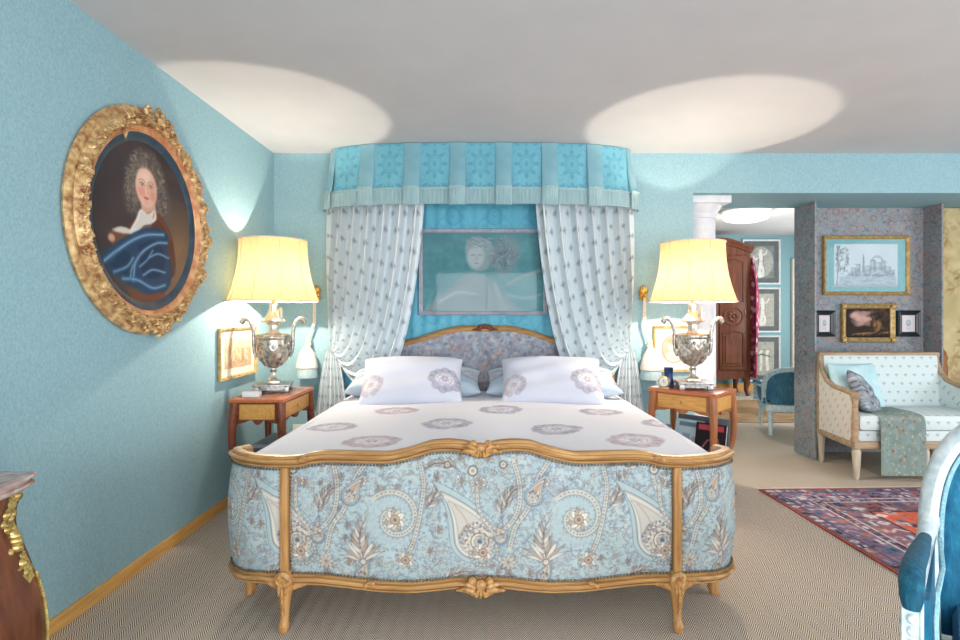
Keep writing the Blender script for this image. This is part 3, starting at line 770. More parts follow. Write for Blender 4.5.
mb = MB(); mb.grid(rows); cols = D1.get(np.array(cu), np.array(cv)); k = len(mb.v)
mb.grid([[(CXP + x, 4.468, z) for z in (.05, 2.62)] for x in (-1.17, 1.17)], flip=True)
cols = np.concatenate([cols, np.ones((4, 3)) * .6])
tag(mb.build('wall_hanging', 'attr_silk', None, colors=cols, fix=False), 'bright turquoise damask hanging on the wall behind the bed', 'wall hanging')

can = thing('bed_canopy', 'turquoise silk bed canopy with fringed box pleats mounted below ceiling', 'canopy', (CXP, BACK, 2.15))
CA, CB, CN = 1.225, .295, 2.7
th = np.linspace(0, PI, 800)
cx_ = CA * np.sign(np.cos(th)) * np.abs(np.cos(th)) ** (2 / CN); cy_ = CB * np.abs(np.sin(th)) ** (2 / CN)
cx_ = cx_[::-1]; cy_ = cy_[::-1]
cs = np.concatenate([[0], np.cumsum(np.hypot(np.diff(cx_), np.diff(cy_)))]); CL = cs[-1]
def cplan(s):
    x = np.interp(s, cs, cx_); y = np.interp(s, cs, cy_); e = .012
    x2, y2 = np.interp(min(CL, s + e), cs, cx_), np.interp(min(CL, s + e), cs, cy_); x1, y1 = np.interp(max(0, s - e), cs, cx_), np.interp(max(0, s - e), cs, cy_)
    tx, ty = x2 - x1, y2 - y1; L = math.hypot(tx, ty) + 1e-9
    return x, -y, -ty / L, -tx / L      # outward normal: (-ty, tx) in (x, +y) mirrored to -y
def s_at_x(x): return float(np.interp(x, cx_, cs))
ZT = HGT - 2.15 - .004
D2 = damask(3.4, .6, 150, (112, 178, 198), (76, 144, 170), .33)
pleat_x = [-1.205, -.885, -.53, -.177, .177, .53, .885, 1.205]
pleat_s = [s_at_x(x) for x in pleat_x]
D2 = Canvas(3.4, .6, 190, (110, 176, 194)); D2.noise(.2, .02, 9); ki = (88, 154, 178)
for k in range(-4, 5):
    mx_ = CL / 2 + k * .354
    for yy_, e in ((.185, 1.), (.40, .6), (-.02, .6)):
        D2.ell(mx_, yy_, .052 * e, .07 * e, ki, .75, ring=.005); D2.ell(mx_, yy_, .036 * e, .05 * e, ki, .6, ring=.004); D2.ell(mx_, yy_, .016 * e, .024 * e, ki, .75)
        for q in range(8): a = q * .785; leaf2(D2, mx_ + .055 * e * math.cos(a), yy_ + .075 * e * math.sin(a), .045 * e, .03 * e, a, ki, ki)
    for g in (-1, 1):
        for yy_, h_ in ((.08, 1), (.3, -1)):
            D2.line(arc(mx_ + g * .10, yy_, .036, .008, g * PI / 2, g * PI / 2 + h_ * g * 5, 20), .008, ki, .6)
            leaf2(D2, mx_ + g * .05, yy_ - h_ * .04, .07, .03, PI / 2 - g * PI / 2 - h_ * g * .5, ki, ki)
        D2.line(spl([(mx_ + g * .177, .02), (mx_ + g * .13, .11), (mx_ + g * .16, .2), (mx_ + g * .13, .3), (mx_ + g * .177, .38)]), .007, ki, .55)
rows = []; cu = []; cv = []
for s in np.linspace(.004, CL - .004, 640):
    x, y, nx, ny = cplan(s); r = []
    dd = min(abs(s - p) for p in pleat_s); sag = .012 * math.exp(-(dd / .07) ** 2)
    for t_ in np.linspace(0, 1, 80):
        z = ZT + (.115 - ZT) * t_; o = .03 * t_ ** 1.5 - sag * t_ + .006 * math.sin(s * 40) * t_
        yy = min(y + ny * o, -.004); r.append((x + nx * o, yy, z)); cu.append(s); cv.append(ZT - z + .02)
    rows.append(r)
mb = MB(); mb.grid(rows); mb.build('valance', 'attr_silk', can, colors=D2.get(np.array(cu), np.array(cv)), fix=False)
def fringe(s0, s1, off, z0, z1, name):
    n = max(8, int((s1 - s0) / .0045)); rows = []
    for i, s in enumerate(np.linspace(s0, s1, n)):
        x, y, nx, ny = cplan(s); w = .003 * (i % 2); r = []
        for z in (z1, z1 - .008, z1 - .016, z0 + .02, z0 - .003 * (i % 3)):
            b = .008 if z1 - .014 < z else w; o = off + b
            r.append((x + nx * o, min(y + ny * o, -.004), z))
        rows.append(r)
    mb = MB(); mb.grid(rows); return mb.build(name, 'fringe', can, fix=False)
fringe(.004, CL - .004, .03, 0, .125, 'fringe')
D3 = Canvas(.3, .6, 60, (124, 170, 183)); D3.noise(.05, .05, 4)
for p in pleat_s:
    hw = .062; a, b = max(.002, p - hw), min(CL - .002, p + hw); rows = []; cols = []
    for s in np.linspace(a, b, 26):
        x, y, nx, ny = cplan(s); r = []; q = (s - p) / hw
        for t_ in np.linspace(0, 1, 30):
            z = ZT + (.12 - ZT) * t_; o = .008 + .042 * t_ ** 1.4 + .016 * t_ * (1 - q * q) - .01 * (abs(q) > .93)
            r.append((x + nx * o, min(y + ny * o, -.003), z)); cols.append(D3.get(np.array(s - a), np.array(ZT - z)))
        rows.append(r)
    mb = MB(); mb.grid(rows); pl = mb.build('pleat', 'attr_silk', can, colors=np.array(cols), fix=False)
    n = int((b - a) / .0045); rows = []
    for i, s in enumerate(np.linspace(a, b, n)):
        x, y, nx, ny = cplan(s); q = (s - p) / hw; r = []
        for z in (.13, .12, .112, .02, -.012 - .003 * (i % 3)):
            o = .054 + .016 * (1 - q * q) + (.007 if z > .115 else .003 * (i % 2))
            r.append((x + nx * o, min(y + ny * o, -.003), z))
        rows.append(r)
    f2 = MB().grid(rows).build('pleat_fringe', 'fringe', pl, fix=False)
rows = [[(x, -max(0, y) * 1.0, ZT) for x, y in zip(cx_[::10], cy_[::10])], [(x, -.003, ZT) for x in cx_[::10]]]
MB().grid(rows).grid([[(p[0], p[1], ZT - .02) for p in q] for q in rows]).build('canopy_board', 'attr_silk' if False else 'fringe', can, fix=False)

# ------------------------------------------------------------------ curtains
def curtain(m, label, twarm):
    t = thing('bed_curtain', label, 'curtain', (CXP - m * 1.15, 4.36, 0), 0, 'curtains of the bed canopy')
    U = .00796; W = -.0717
    def P(a, py, y): return (W - m * a * U, y, CAMH + (VY - py) * U)
    def yl(x):
        r = min(1, abs((x - CXP) / (CA + .002))); return min(BACK - .032, BACK - CB * (1 - r ** CN) ** (1 / CN) + .055)
    NU, NV = 260, 250
    C = Canvas(1.5, 1.9, 180, (216, 225, 229)); C.noise(.4, .02, 3)
    rr = random.Random(4)
    for i in range(26):
        for j in range(20):
            x = (j + .5 * (i % 2)) * .078; y = i * .074 + .02
            for q in range(4):
                a = q * 1.3 + .4; C.ell(x + .008 * math.cos(a), y + .007 * math.sin(a), .0075, .005, (126, 136, 148), .6, a)
            C.line([(x - .004, y + .005), (x - .01, y + .018)], .004, (140, 148, 158), .6)
    rows = []; cu = []; cv = []
    for i in range(NU):
        u = i / (NU - 1); r = []
        P0 = np.array([157 - 102 * u, 202.]); P1 = np.array([160 - 95 * u, 262 + 68 * u]); P2 = np.array([157 - 66 * u ** 1.2, 312 + 150 * u ** 1.1]); P3 = np.array([152. - 3 * u, 351.])
        for j in range(NV):
            v = j / (NV - 1); b = ((1 - v) ** 3) * P0 + 3 * v * (1 - v) ** 2 * P1 + 3 * v * v * (1 - v) * P2 + v ** 3 * P3
            x0 = W - m * b[0] * U; conv = min(1, (1 - v) / .5) ** .7
            yb = yl(x0) * (1 - v * v) + (4.345 + .02 * u) * v * v
            ph = 2 * PI * 7.3 * (u ** .9) + .6 * math.sin(3 * v + 5 * u)
            fold = (math.sin(ph) + .35 * math.sin(2 * ph + .8)) * (.050 * conv + .012) * (1 - .55 * max(0, v - .75) / .25)
            fold2 = .012 * math.sin(2 * PI * 21 * u + 2 * v) * (v ** 2) * conv
            sw = -.05 * math.sin(PI * min(1, v)) * u * v
            p = P(b[0] + 1.5 * math.cos(ph) * conv, b[1], max(yb - .5 * 0 + fold + fold2 + sw, 4.19)); p = (p[0], min(p[1], BACK - .022), p[2])
            r.append(p); cu.append(u * 1.15 + .1); cv.append(v * (1.1 + .35 * u) + .05)
        rows.append(r)
    MB().grid(rows).build('drape', 'attr_cloth', t, True, colors=C.get(np.array(cu), np.array(cv)), fix=False, sharp=180)
    rows = []; cu = []; cv = []
    for i in range(110):
        u = i / 109; r = []
        for j in range(110):
            v = j / 109; e = v ** .6
            a = (155 - 8 * u) * (1 - e) + (173 - 44 * u) * e
            ph = 2 * PI * 6 * u; fold = math.sin(ph) * (.006 + .026 * e) + .4 * math.sin(2.3 * ph) * .02 * e
            z = 1.0 + .02 - v * 1.005
            r.append((W - m * a * U, min(BACK - .03, 4.375 + fold + .01 * e), z)); cu.append(u * .6 + .1); cv.append(v * 1.0 + .6)
        rows.append(r)
    MB().grid(rows).build('drape_tail', 'attr_cloth', t, True, colors=C.get(np.array(cu), np.array(cv)), fix=False, sharp=180)
    return t
curtain(1, 'sprigged white bed curtain drawn to the left of the bed', 0)
curtain(-1, 'sprigged white bed curtain drawn to the right of the bed', 0)

# gilt hooks with tassels
def tieback(m, px, py, tpx, tpy, label):
    x, y, z = PX(px, 4.45), 4.45, PZ(py, 4.45)
    t = thing('tassel_tieback', label, 'tassel tieback', (x, BACK - .004, z), 0, 'tassel tiebacks of the bed curtains')
    h = MB(); h.lathe([(0, .012), (.02, .012), (.03, .004), (.032, 0)], seg=16); h.xform(Matrix.Translation((0, 0, .01)) @ Matrix.Rotation(PI / 2, 4, 'X'))
    for k in range(5):
        a = PI / 2 + (k - 2) * .5; h.tube([(0, -.012, .01), (.03 * math.cos(a), -.02, .012 + .04 * math.sin(a)), (.045 * math.cos(a), -.016, .012 + .085 * math.sin(a))], [.009, .012, .003], 8)
    h.tube([(0, -.005, 0), (0, -.05, -.015), (0, -.065, .01), (0, -.055, .03)], [.009, .009, .008, .011], 8)
    for g in (-1, 1): h.blob((g * .022, -.02, -.02), (.016, .012, .018), 10, 6); h.blob((g * .012, -.02, .05), (.012, .01, .02), 10, 6)
    h.build('hook', 'gold', t)
    tx, tz = PX(tpx, 4.40) - x, PZ(tpy, 4.40) - z
    MB().tube([(.006, -.05, -.01), (.004, -.052, tz * .5), (tx, -.055, tz + .1)], .007, 8).tube([(-.006, -.05, -.01), (-.01, -.05, tz * .5), (tx, -.055, tz + .1)], .007, 8).build('rope', 'cord', t)
    MB().lathe([(.006, .13), (.018, .12), (.024, .10), (.02, .08), (.028, .07), (.024, .055)], (tx, -.06, tz - .02), 16).build('tassel_head', 'cord', t)
    pr = [(.022, .055), (.06, .0), (.08, -.07), (.086, -.12), (.08, -.125)]
    MB().lathe(pr, (tx, -.09, tz - .02), 40).build('tassel_skirt', 'tassel', t)
    MB().lathe([(.078, -.12), (.084, -.16), (.086, -.20), (.06, -.205)], (tx, -.09, tz - .02), 40).build('tassel_fringe', 'tassel_blue', t)
tieback(1, 316, 296, 308, 350, 'gilt hook with cream tassel hanging beside the left lamp')
tieback(-1, 643.5, 296, 650, 352, 'gilt hook with cream tassel hanging beside the right lamp')

# ------------------------------------------------------------------ pictures
def rect_frame(w, h, prof):
    """prof: (inset, depth towards the viewer); the picture faces -y; hangs centred at the origin"""
    rows = []
    for sx, sz in ((-1, -1), (1, -1), (1, 1), (-1, 1)):
        rows.append([(sx * (w / 2 - d), -y, sz * (h / 2 - d)) for d, y in prof])
    return MB().grid(rows, True, False)
def plate(w, h, y, nx, nz, canvas=None, z0=0, x0=0):
    rows = [[(x0 + x, y, z0 + z) for z in np.linspace(-h / 2, h / 2, nz)] for x in np.linspace(-w / 2, w / 2, nx)]
    mb = MB().grid(rows)
    if canvas is None: return mb, None
    V = np.array(mb.v); return mb, canvas.get((V[:, 0] - x0 + w / 2) * canvas.W / w, (h / 2 - (V[:, 2] - z0)) * canvas.H / h)
def picture(name, label, cat, loc, rz, w, h, fw, fmat, canvas, mat=None, mw=0, depth=.03, res=170, glass=False, group=None, pmat='attr_paper', corners=None, prof=None, mount_h=None):
    t = thing(name, label, cat, loc, rz, group)
    p = prof or [(0, 0), (0, depth * .8), (fw * .15, depth), (fw * .45, depth * .75), (fw * .6, depth * .85), (fw * .92, depth * .6), (fw, depth * .3), (fw, 0)]
    rect_frame(w, h, p).build('frame', fmat, t, sharp=30)
    iw, ih = w - 2 * fw, h - 2 * fw
    if mat:
        plate(iw + .01, ih + .01, -depth * .28, 2, 2)[0].build('mount', mat, t)
    mh = mount_h or mw; a, b = iw - 2 * mw, ih - 2 * mh
    mb, cols = plate(a, b, -depth * .34, max(6, int(a * res)), max(6, int(b * res)), canvas)
    mb.build('print' if pmat == 'attr_paper' else 'canvas', pmat, t, colors=cols, fix=False)
    if glass: plate(iw, ih, -depth * .5, 2, 2)[0].build('glass_pane', 'glass', t)
    if corners: corners(t, w, h, fw, depth)
    return t

# big drawing in the bed alcove
def paint_figure():
    c = Canvas(1.0, .66, 170, (100, 150, 158)); c.noise(.14, .08, 2); c.noise(.03, .05, 3)
    g1, g2, dk = (158, 166, 170), (186, 192, 194), (70, 92, 104)
    c.poly(spl([(.0, .66), (.1, .56), (.24, .46), (.33, .36), (.42, .33), (.5, .36), (.6, .42), (.72, .56), (.8, .66)]), g1, .75, 4)
    c.poly(spl([(.37, .05), (.46, .03), (.55, .06), (.6, .16), (.54, .3), (.44, .32), (.37, .24), (.35, .13)]), g1, .85, 3)
    c.ell(.44, .2, .07, .1, g2, .9, .1, soft=.4); c.ell(.68, .19, .12, .16, (140, 148, 154), .8, .3, soft=.5)
    r = random.Random(2)
    for k in range(110):
        a = r.random() * 6.28; x, y = .67 + .11 * math.cos(a) * r.random(), .19 + .15 * math.sin(a) * r.random(); c.line(arc(x, y, .022, .006, a, a + 3, 8), .005, r.choice([dk, g2, (112, 124, 132)]), .55)
    for k in range(60):
        x, y = .36 + .2 * r.random(), .03 + .1 * r.random(); c.line([(x, y), (x + .03, y + .02 * r.random())], .004, r.choice([dk, g2]), .45)
    for ex in (.415, .475): c.line([(ex - .014, .19), (ex, .185), (ex + .014, .19)], .005, dk, .7)
    c.line(spl([(.445, .19), (.452, .22), (.44, .232)]), .004, dk, .5); c.line([(.43, .258), (.46, .258)], .006, dk, .6)
    for k in range(9): c.line(spl([(.5 + k * .02, .34 + .01 * k), (.53 + k * .02, .5), (.5 + k * .04, .66)]), .006, r.choice([dk, g2]), .4)
    for k in range(9): c.line(spl([(.4 - k * .02, .36 + .015 * k), (.34 - k * .03, .48), (.3 - k * .035, .66)]), .006, r.choice([dk, g2]), .35)
    c.line(spl([(.7, .44), (.82, .37), (.97, .32)]), .03, g1, .7); c.line(spl([(.14, .58), (.3, .5), (.46, .52)]), .024, g2, .6); c.line(spl([(.7, .52), (.84, .55), (.98, .52)]), .016, g2, .5)
    for k in range(4): c.line([(.4, .5 + k * .03), (.54, .5 + k * .03)], .006, dk, .5)
    return c
x0, x1, z0, z1 = PX(419, 4.44), PX(547, 4.44), PZ(315, 4.44), PZ(229, 4.44)
picture('framed_drawing', 'wide grey framed figure drawing under glass on the wall above the headboard', 'picture', ((x0 + x1) / 2, 4.446, (z0 + z1) / 2), 0, x1 - x0, z1 - z0, .032, 'frame_mauve', paint_figure(), glass=True, depth=.03)

# left wall print
def paint_etching(W, H, base, ink, seed, n=60, sky=.35):
    c = Canvas(W, H, 200, base); r = random.Random(seed); c.noise(.06, .06, seed)
    for k in range(n):
        x = r.random() * W; y = H * (sky + (1 - sky) * r.random()); L = .02 + .05 * r.random()
        c.line([(x, y), (x + L * .3, y - L * r.random() * 1.4), (x + L, y)], .006, ink, .5)
    for k in range(6):
        x = W * r.random(); c.rect(x, x + W * .1, H * (sky + .05 * r.random()), H * .8, ink, .3)
    c.rect(0, W, H * .8, H, ink, .3); return c
yL0, yL1 = 3.534, 4.09
picture('framed_print', 'small gilt framed brown landscape print on left wall beside the left lamp', 'picture', (XL + .004, (yL0 + yL1) / 2, 1.03), PI / 2, yL1 - yL0, .35, .022, 'gilt_plain', paint_etching(.4, .24, (212, 184, 156), (150, 118, 92), 5), 'board_cream', .055, .022, mount_h=.05)
# small oval portrait behind right lamp
def paint_oval():
    c = Canvas(.26, .34, 220, (236, 224, 212)); c.ell(.13, .17, .085, .115, (196, 160, 146), 1); c.ell(.13, .17, .085, .115, (150, 120, 110), .9, ring=.004)
    c.ell(.13, .14, .038, .05, (232, 204, 188), 1, soft=.3); c.ell(.13, .105, .045, .03, (168, 132, 116), .8, soft=.4); c.ell(.13, .235, .055, .045, (222, 196, 186), .9, soft=.4)
    c.line([(.118, .14), (.124, .14)], .005, (110, 80, 70)); c.line([(.138, .14), (.144, .14)], .005, (110, 80, 70)); return c
xa, xb, za, zb = PX(653, 4.46), PX(694, 4.46), PZ(372, 4.46), PZ(326, 4.46)
picture('framed_portrait', 'small gilt framed oval portrait on bed wall behind the right lamp', 'picture', ((xa + xb) / 2, BACK - .004, (za + zb) / 2), 0, xb - xa, zb - za, .022, 'gilt_plain', paint_oval(), None, 0, .022)

# niche pictures
def paint_ruins():
    c = Canvas(.62, .36, 300, (204, 211, 218)); ink, mid = (92, 104, 120), (150, 160, 172); r = random.Random(3); c.noise(.08, .03, 3)
    c.poly(spl([(.0, .36), (.08, .28), (.2, .245), (.34, .23), (.48, .235), (.58, .27), (.62, .36)]), (180, 189, 199), .8, 3)
    def tower(x, y, w, h, arches):
        c.rect(x, x + w, y - h, y, (184, 192, 201), .9); c.rect(x + w * .6, x + w, y - h, y, mid, .6); c.line([(x, y), (x, y - h), (x + w, y - h * (.9 + .1 * r.random())), (x + w, y)], .0035, ink, .7)
        for k in range(arches): q = x + w * (k + .5) / arches; c.ell(q, y - h * .3, w / arches * .25, h * .2, (120, 132, 148), .7)
    for x, y, w, h, a in ((.17, .25, .05, .05, 2), (.215, .245, .04, .075, 1), (.31, .24, .05, .055, 2), (.355, .235, .05, .10, 2), (.40, .23, .075, .075, 3), (.47, .238, .035, .10, 1), (.505, .25, .05, .06, 2), (.55, .26, .04, .04, 1)): tower(x, y, w, h, a)
    c.poly([(.276, .24), (.283, .10), (.287, .085), (.291, .10), (.299, .24)], (150, 160, 174), .95); c.line([(.287, .085), (.276, .24)], .0035, ink, .8); c.line([(.287, .085), (.299, .24)], .0035, ink, .8)
    c.line(arc(.42, .155, .055, .055, PI, 2 * PI, 20), .005, ink, .75); c.line(arc(.42, .155, .045, .045, PI, 2 * PI, 20), .003, ink, .6)
    for k in range(130):
        x, y = .04 + .55 * r.random(), .235 + .11 * r.random(); c.line([(x, y), (x + .02 + .03 * r.random(), y + .012 * (r.random() - .5))], .0035, r.choice([ink, mid]), .5)
    for k in range(60):
        x = .14 + .44 * r.random(); c.ell(x, .25 + .02 * r.random(), .008, .006, (116, 128, 142), .5)
    c.line(spl([(.025, .34), (.04, .2), (.03, .1), (.05, .02)]), .008, (104, 116, 126), .85)
    for k in range(120):
        x, y = .02 + .12 * r.random() ** 1.2, .015 + .22 * r.random(); c.ell(x, y, .009, .005, r.choice([(96, 110, 120), (130, 142, 150)]), .7, r.random() * 3)
    c.rect(0, .62, .345, .36, mid, .5)
    return c
NY = 5.096
def niche_rect(p0, p1, q0, q1): return ((PX(p0, NY) + PX(p1, NY)) / 2, NY, (PZ(q0, NY) + PZ(q1, NY)) / 2), PX(p1, NY) - PX(p0, NY), PZ(q0, NY) - PZ(q1, NY)
l, w, h = niche_rect(822, 908, 236, 295)
picture('framed_drawing', 'large gilt framed drawing of ruins in a teal mount hanging above the sofa', 'picture', l, 0, w, h, .032, 'gilt_plain', paint_ruins(), 'board_blue', .075, .035, glass=True, mount_h=.045)
def paint_landscape():
    c = Canvas(.44, .29, 260, (46, 36, 34)); c.noise(.05, .05, 4); r = random.Random(7)
    for k in range(40):
        x, y = .06 + .2 * r.random(), .03 + .13 * r.random(); c.ell(x, y, .035, .022, r.choice([(186, 146, 142), (204, 164, 152), (168, 138, 140), (212, 170, 150)]), .5, r.random() - .5, soft=.8)
    for k in range(30): c.ell(.02 + .2 * r.random(), .2 + .05 * r.random(), .03, .014, (52, 38, 34), .6, soft=.7)
    for k in range(70):
        x, y = .25 + .19 * r.random(), .01 + .2 * r.random(); c.ell(x, y, .018, .012, r.choice([(58, 44, 36), (84, 62, 46), (40, 32, 30), (104, 78, 52)]), .55, r.random() * 3, soft=.6)
    for k in range(26): c.ell(.29 + .06 * r.random(), .13 + .09 * r.random(), .014, .02, r.choice([(150, 108, 70), (120, 84, 56), (172, 128, 84)]), .4, soft=.8)
    c.line(spl([(.25, .06), (.27, .1), (.262, .15), (.28, .19)]), .012, (66, 46, 36), .9); c.line(spl([(.38, .02), (.37, .1), (.385, .18)]), .014, (54, 40, 34), .9)
    for k in range(26):
        x = .02 + .4 * r.random(); c.line(spl([(x, .262 - .05 * x + .02 * r.random()), (x + .03, .258 - .05 * x), (x + .07, .25 - .04 * x)]), .008, r.choice([(150, 116, 70), (120, 92, 60), (176, 138, 84)]), .5)
    c.rect(0, .44, .275, .29, (38, 30, 28), .7)
    return c
def corner_blocks(t, w, h, fw, depth):
    for sx in (-1, 1):
        for sz in (-1, 1):
            m = MB(); cx, cz = sx * (w / 2 - fw * .45), sz * (h / 2 - fw * .45)
            m.blob((cx, -depth, cz), (fw * .55, .014, fw * .55), 10, 6)
            for k in range(5): a = k * 1.257; m.blob((cx + fw * .5 * math.cos(a), -depth - .004, cz + fw * .5 * math.sin(a)), (fw * .26, .01, fw * .26), 8, 5)
            m.build('corner_ornament', 'gilt_plain', t)
l, w, h = niche_rect(840, 893, 304, 342)
picture('framed_painting', 'small dark landscape painting in ornate gilt frame centred above the sofa', 'painting', l, 0, w, h, .045, 'gilt_plain', paint_landscape(), None, 0, .04, pmat='attr_paint', corners=corner_blocks)
def paint_tiny():
    c = Canvas(.1, .14, 260, (214, 216, 220)); c.ell(.05, .065, .022, .032, (158, 166, 178), .9); c.ell(.05, .06, .01, .014, (206, 204, 204), .9)
    for k in range(3): c.line([(.03, .112 + k * .007), (.07, .112 + k * .007)], .003, (160, 160, 168), .7)
    return c
for p0, p1, lab in ((813.5, 834, 'small black framed miniature left of the dark landscape painting above sofa'), (896, 919, 'small black framed miniature right of the dark landscape painting above sofa')):
    l, w, h = niche_rect(p0, p1, 310.5, 336.5)
    picture('framed_miniature', lab, 'picture', l, 0, w, h, .045, 'black_frame', paint_tiny(), 'board_pink', .012, .03, group='black framed miniatures above the sofa')

# far wall prints
def paint_nude(seed, oval):
    c = Canvas(.36, .46, 170, (124, 130, 128)); r = random.Random(seed); ink = (58, 60, 60)
    if oval: c.ell(.18, .23, .17, .215, (164, 168, 162), 1)
    else: c.rect(.0, .36, .0, .46, (172, 172, 160))
    c.noise(.04, .06, seed)
    bx = .18 + .03 * (r.random() - .5)
    if seed != 3:
        c.line([(bx, .12), (bx + .012, .2), (bx, .27), (bx - .02, .36), (bx - .01, .43)], .055, (226, 226, 218), .95); c.line([(bx + .02, .26), (bx + .04, .34), (bx + .03, .43)], .035, (220, 220, 212), .95)
        c.ell(bx, .085, .026, .032, (224, 224, 216), 1); c.line([(bx, .15), (bx - .07, .2), (bx - .1, .15)], .025, (220, 220, 212), .9); c.line([(bx + .01, .15), (bx + .07, .12), (bx + .09, .07)], .022, (220, 220, 212), .9)
        c.line([(bx + .04, .14), (bx + .035, .25), (bx + .065, .36)], .006, ink, .8); c.line([(bx - .03, .15), (bx - .025, .26), (bx - .045, .38)], .006, ink, .8)
    else:
        for k in range(3): c.line([(.08 + k * .09, .15), (.1 + k * .08, .26), (.07 + k * .1, .38)], .04, (228, 228, 220), .9); c.ell(.09 + k * .09, .13, .022, .026, (222, 222, 214), 1)
        c.line([(.06, .22), (.18, .17), (.3, .2)], .02, ink, .6); c.line([(.05, .12), (.3, .1)], .006, ink, .6)
    for k in range(60):
        x, y = .36 * r.random(), .46 * r.random()
        if oval and ((x - .18) / .16) ** 2 + ((y - .23) / .2) ** 2 > 1: continue
        c.line([(x, y), (x + .02, y + .015 * r.random())], .004, ink, .45)
    return c
for k, (q0, q1) in enumerate(((239.5, 284.5), (287.5, 332.5), (335.5, 381.5))):
    YF = FAR - .004; w, h = PX(780, YF) - PX(742, YF), PZ(q0, YF) - PZ(q1, YF)
    picture('framed_print', ['white framed oval figure print, top of the three on far wall', 'white framed standing figure print, middle of the three on far wall', 'white framed print of several figures, lowest of the three on far wall'][k], 'picture',
            ((PX(742, YF) + PX(780, YF)) / 2, YF, (PZ(q0, YF) + PZ(q1, YF)) / 2), 0, w, h, .03, 'frame_white', paint_nude(k + 1, k == 0), 'board_grey', .075, .03, res=120, group='figure prints on the far wall')

# gilt framed panel at the far right of the far wall
def paint_panel():
    c = Canvas(.5, 2.0, 60, (176, 196, 190)); c.noise(.2, .08, 3); c.noise(.05, .05, 4); return c
picture('tall_picture', 'tall pale framed panel on far wall beside the patterned pier', 'picture', (5.34, FAR - .004, 1.22), 0, .5, 2.02, .06, 'board_cream', paint_panel(), None, 0, .05, res=30)

# tapestry right of the niche
def paint_tapestry():
    c = Canvas(1.0, 1.9, 130, (198, 180, 136)); r = random.Random(8); c.noise(.3, .08, 1); c.noise(.06, .08, 2)
    for k in range(70):
        x, y = r.random(), 1.9 * r.random(); a = r.random() * 6.28; col = r.choice([(160, 128, 88), (144, 132, 104), (182, 140, 100), (132, 112, 86)])
        for q in range(5): leaf2(c, x, y, .08 + .05 * r.random(), .03, a + (q - 2) * .4, ((206, 190, 150), (182, 158, 114), col)[q % 3], (158, 130, 92), .2 * (q - 2))
        c.line(arc(x, y, .07, .02, a, a + 3.6, 16), .007, col, .6)
    for k in range(24): c.ell(r.random(), 1.9 * r.random(), .03, .024, (178, 136, 100), .5, soft=.4)
    c.rect(0, .05, 0, 1.9, (164, 138, 92), .7); c.rect(.05, .06, 0, 1.9, (120, 98, 70), .7)
    return c
TP = paint_tapestry(); rows = []
for x in np.linspace(0, 1.0, 90): rows.append([(4.135 + x, 5.085 + .006 * math.sin(x * 14), z) for z in np.linspace(.35, 2.295, 150)])
mb = MB().grid(rows); V = np.array(mb.v); k = len(mb.v); cols = TP.get(V[:, 0] - 4.135, 2.295 - V[:, 2])
mb.grid([[(4.135 + x, 5.096, z) for z in (.35, 2.295)] for x in (0, 1)], flip=True); cols = np.concatenate([cols, np.ones((4, 3)) * .6])
tag(mb.build('tapestry', 'attr_cloth', None, colors=cols, fix=False), 'yellow beige tapestry hanging right of the patterned sofa niche', 'tapestry')

# ------------------------------------------------------------------ OVAL PORTRAIT
PYc, PZc = 2.79, 1.77
por = thing('oval_portrait', 'large oval portrait of a wigged sitter in a carved gilt frame on left wall', 'painting', (XL + .004, PYc, PZc), PI / 2)
def ov(rx, rz, a): return rx * math.cos(a), rz * math.sin(a)
RX, RZ = .545, .565      # outer moulding
def ring(prof, n=220, fn=None):
    rows = []
    for k in range(n):
        a = 2 * PI * k / n; row = []
        for i, (d, y) in enumerate((d_ * .92, y_ * .72) for d_, y_ in prof):
            dd, yy = (d, y) if fn is None else fn(a, i, d, y)
            row.append(((RX - dd) * math.cos(a), -yy, (RZ - dd) * math.sin(a)))
        rows.append(row)
    return MB().grid(rows, True, False)
ring([(-.005, 0), (-.012, .02), (.0, .034), (.018, .04), (.03, .036), (.04, .05)], fn=None).build('outer_moulding', 'gilt', por, fix=False)
rn = random.Random(2); ns = [[rn.random() for _ in range(14)] for _ in range(460)]
def carved(a, i, d, y):
    k = int(a / (2 * PI) * 460) % 460
    return d, y + (.016 * (ns[k][i % 14] - .3) + .012 * math.sin(a * 46 + i * 1.9) * math.sin(i * .9 + 1)) * (1 if 0 < i < 9 else 0)
band = ring([(.036, .045), (.043, .055), (.05, .064), (.056, .070), (.062, .074), (.068, .076), (.074, .074), (.08, .068), (.086, .06), (.09, .052)], 460, carved)
ring([(.088, .052), (.094, .058), (.102, .05), (.112, .04), (.118, .044), (.124, .036), (.126, .02)]).build('inner_moulding', 'gilt_red', por, fix=False)
ring([(.122, .03), (.136, .034), (.158, .022), (.172, .013), (.176, .01)]).build('slip', 'dark_frame', por, fix=False)
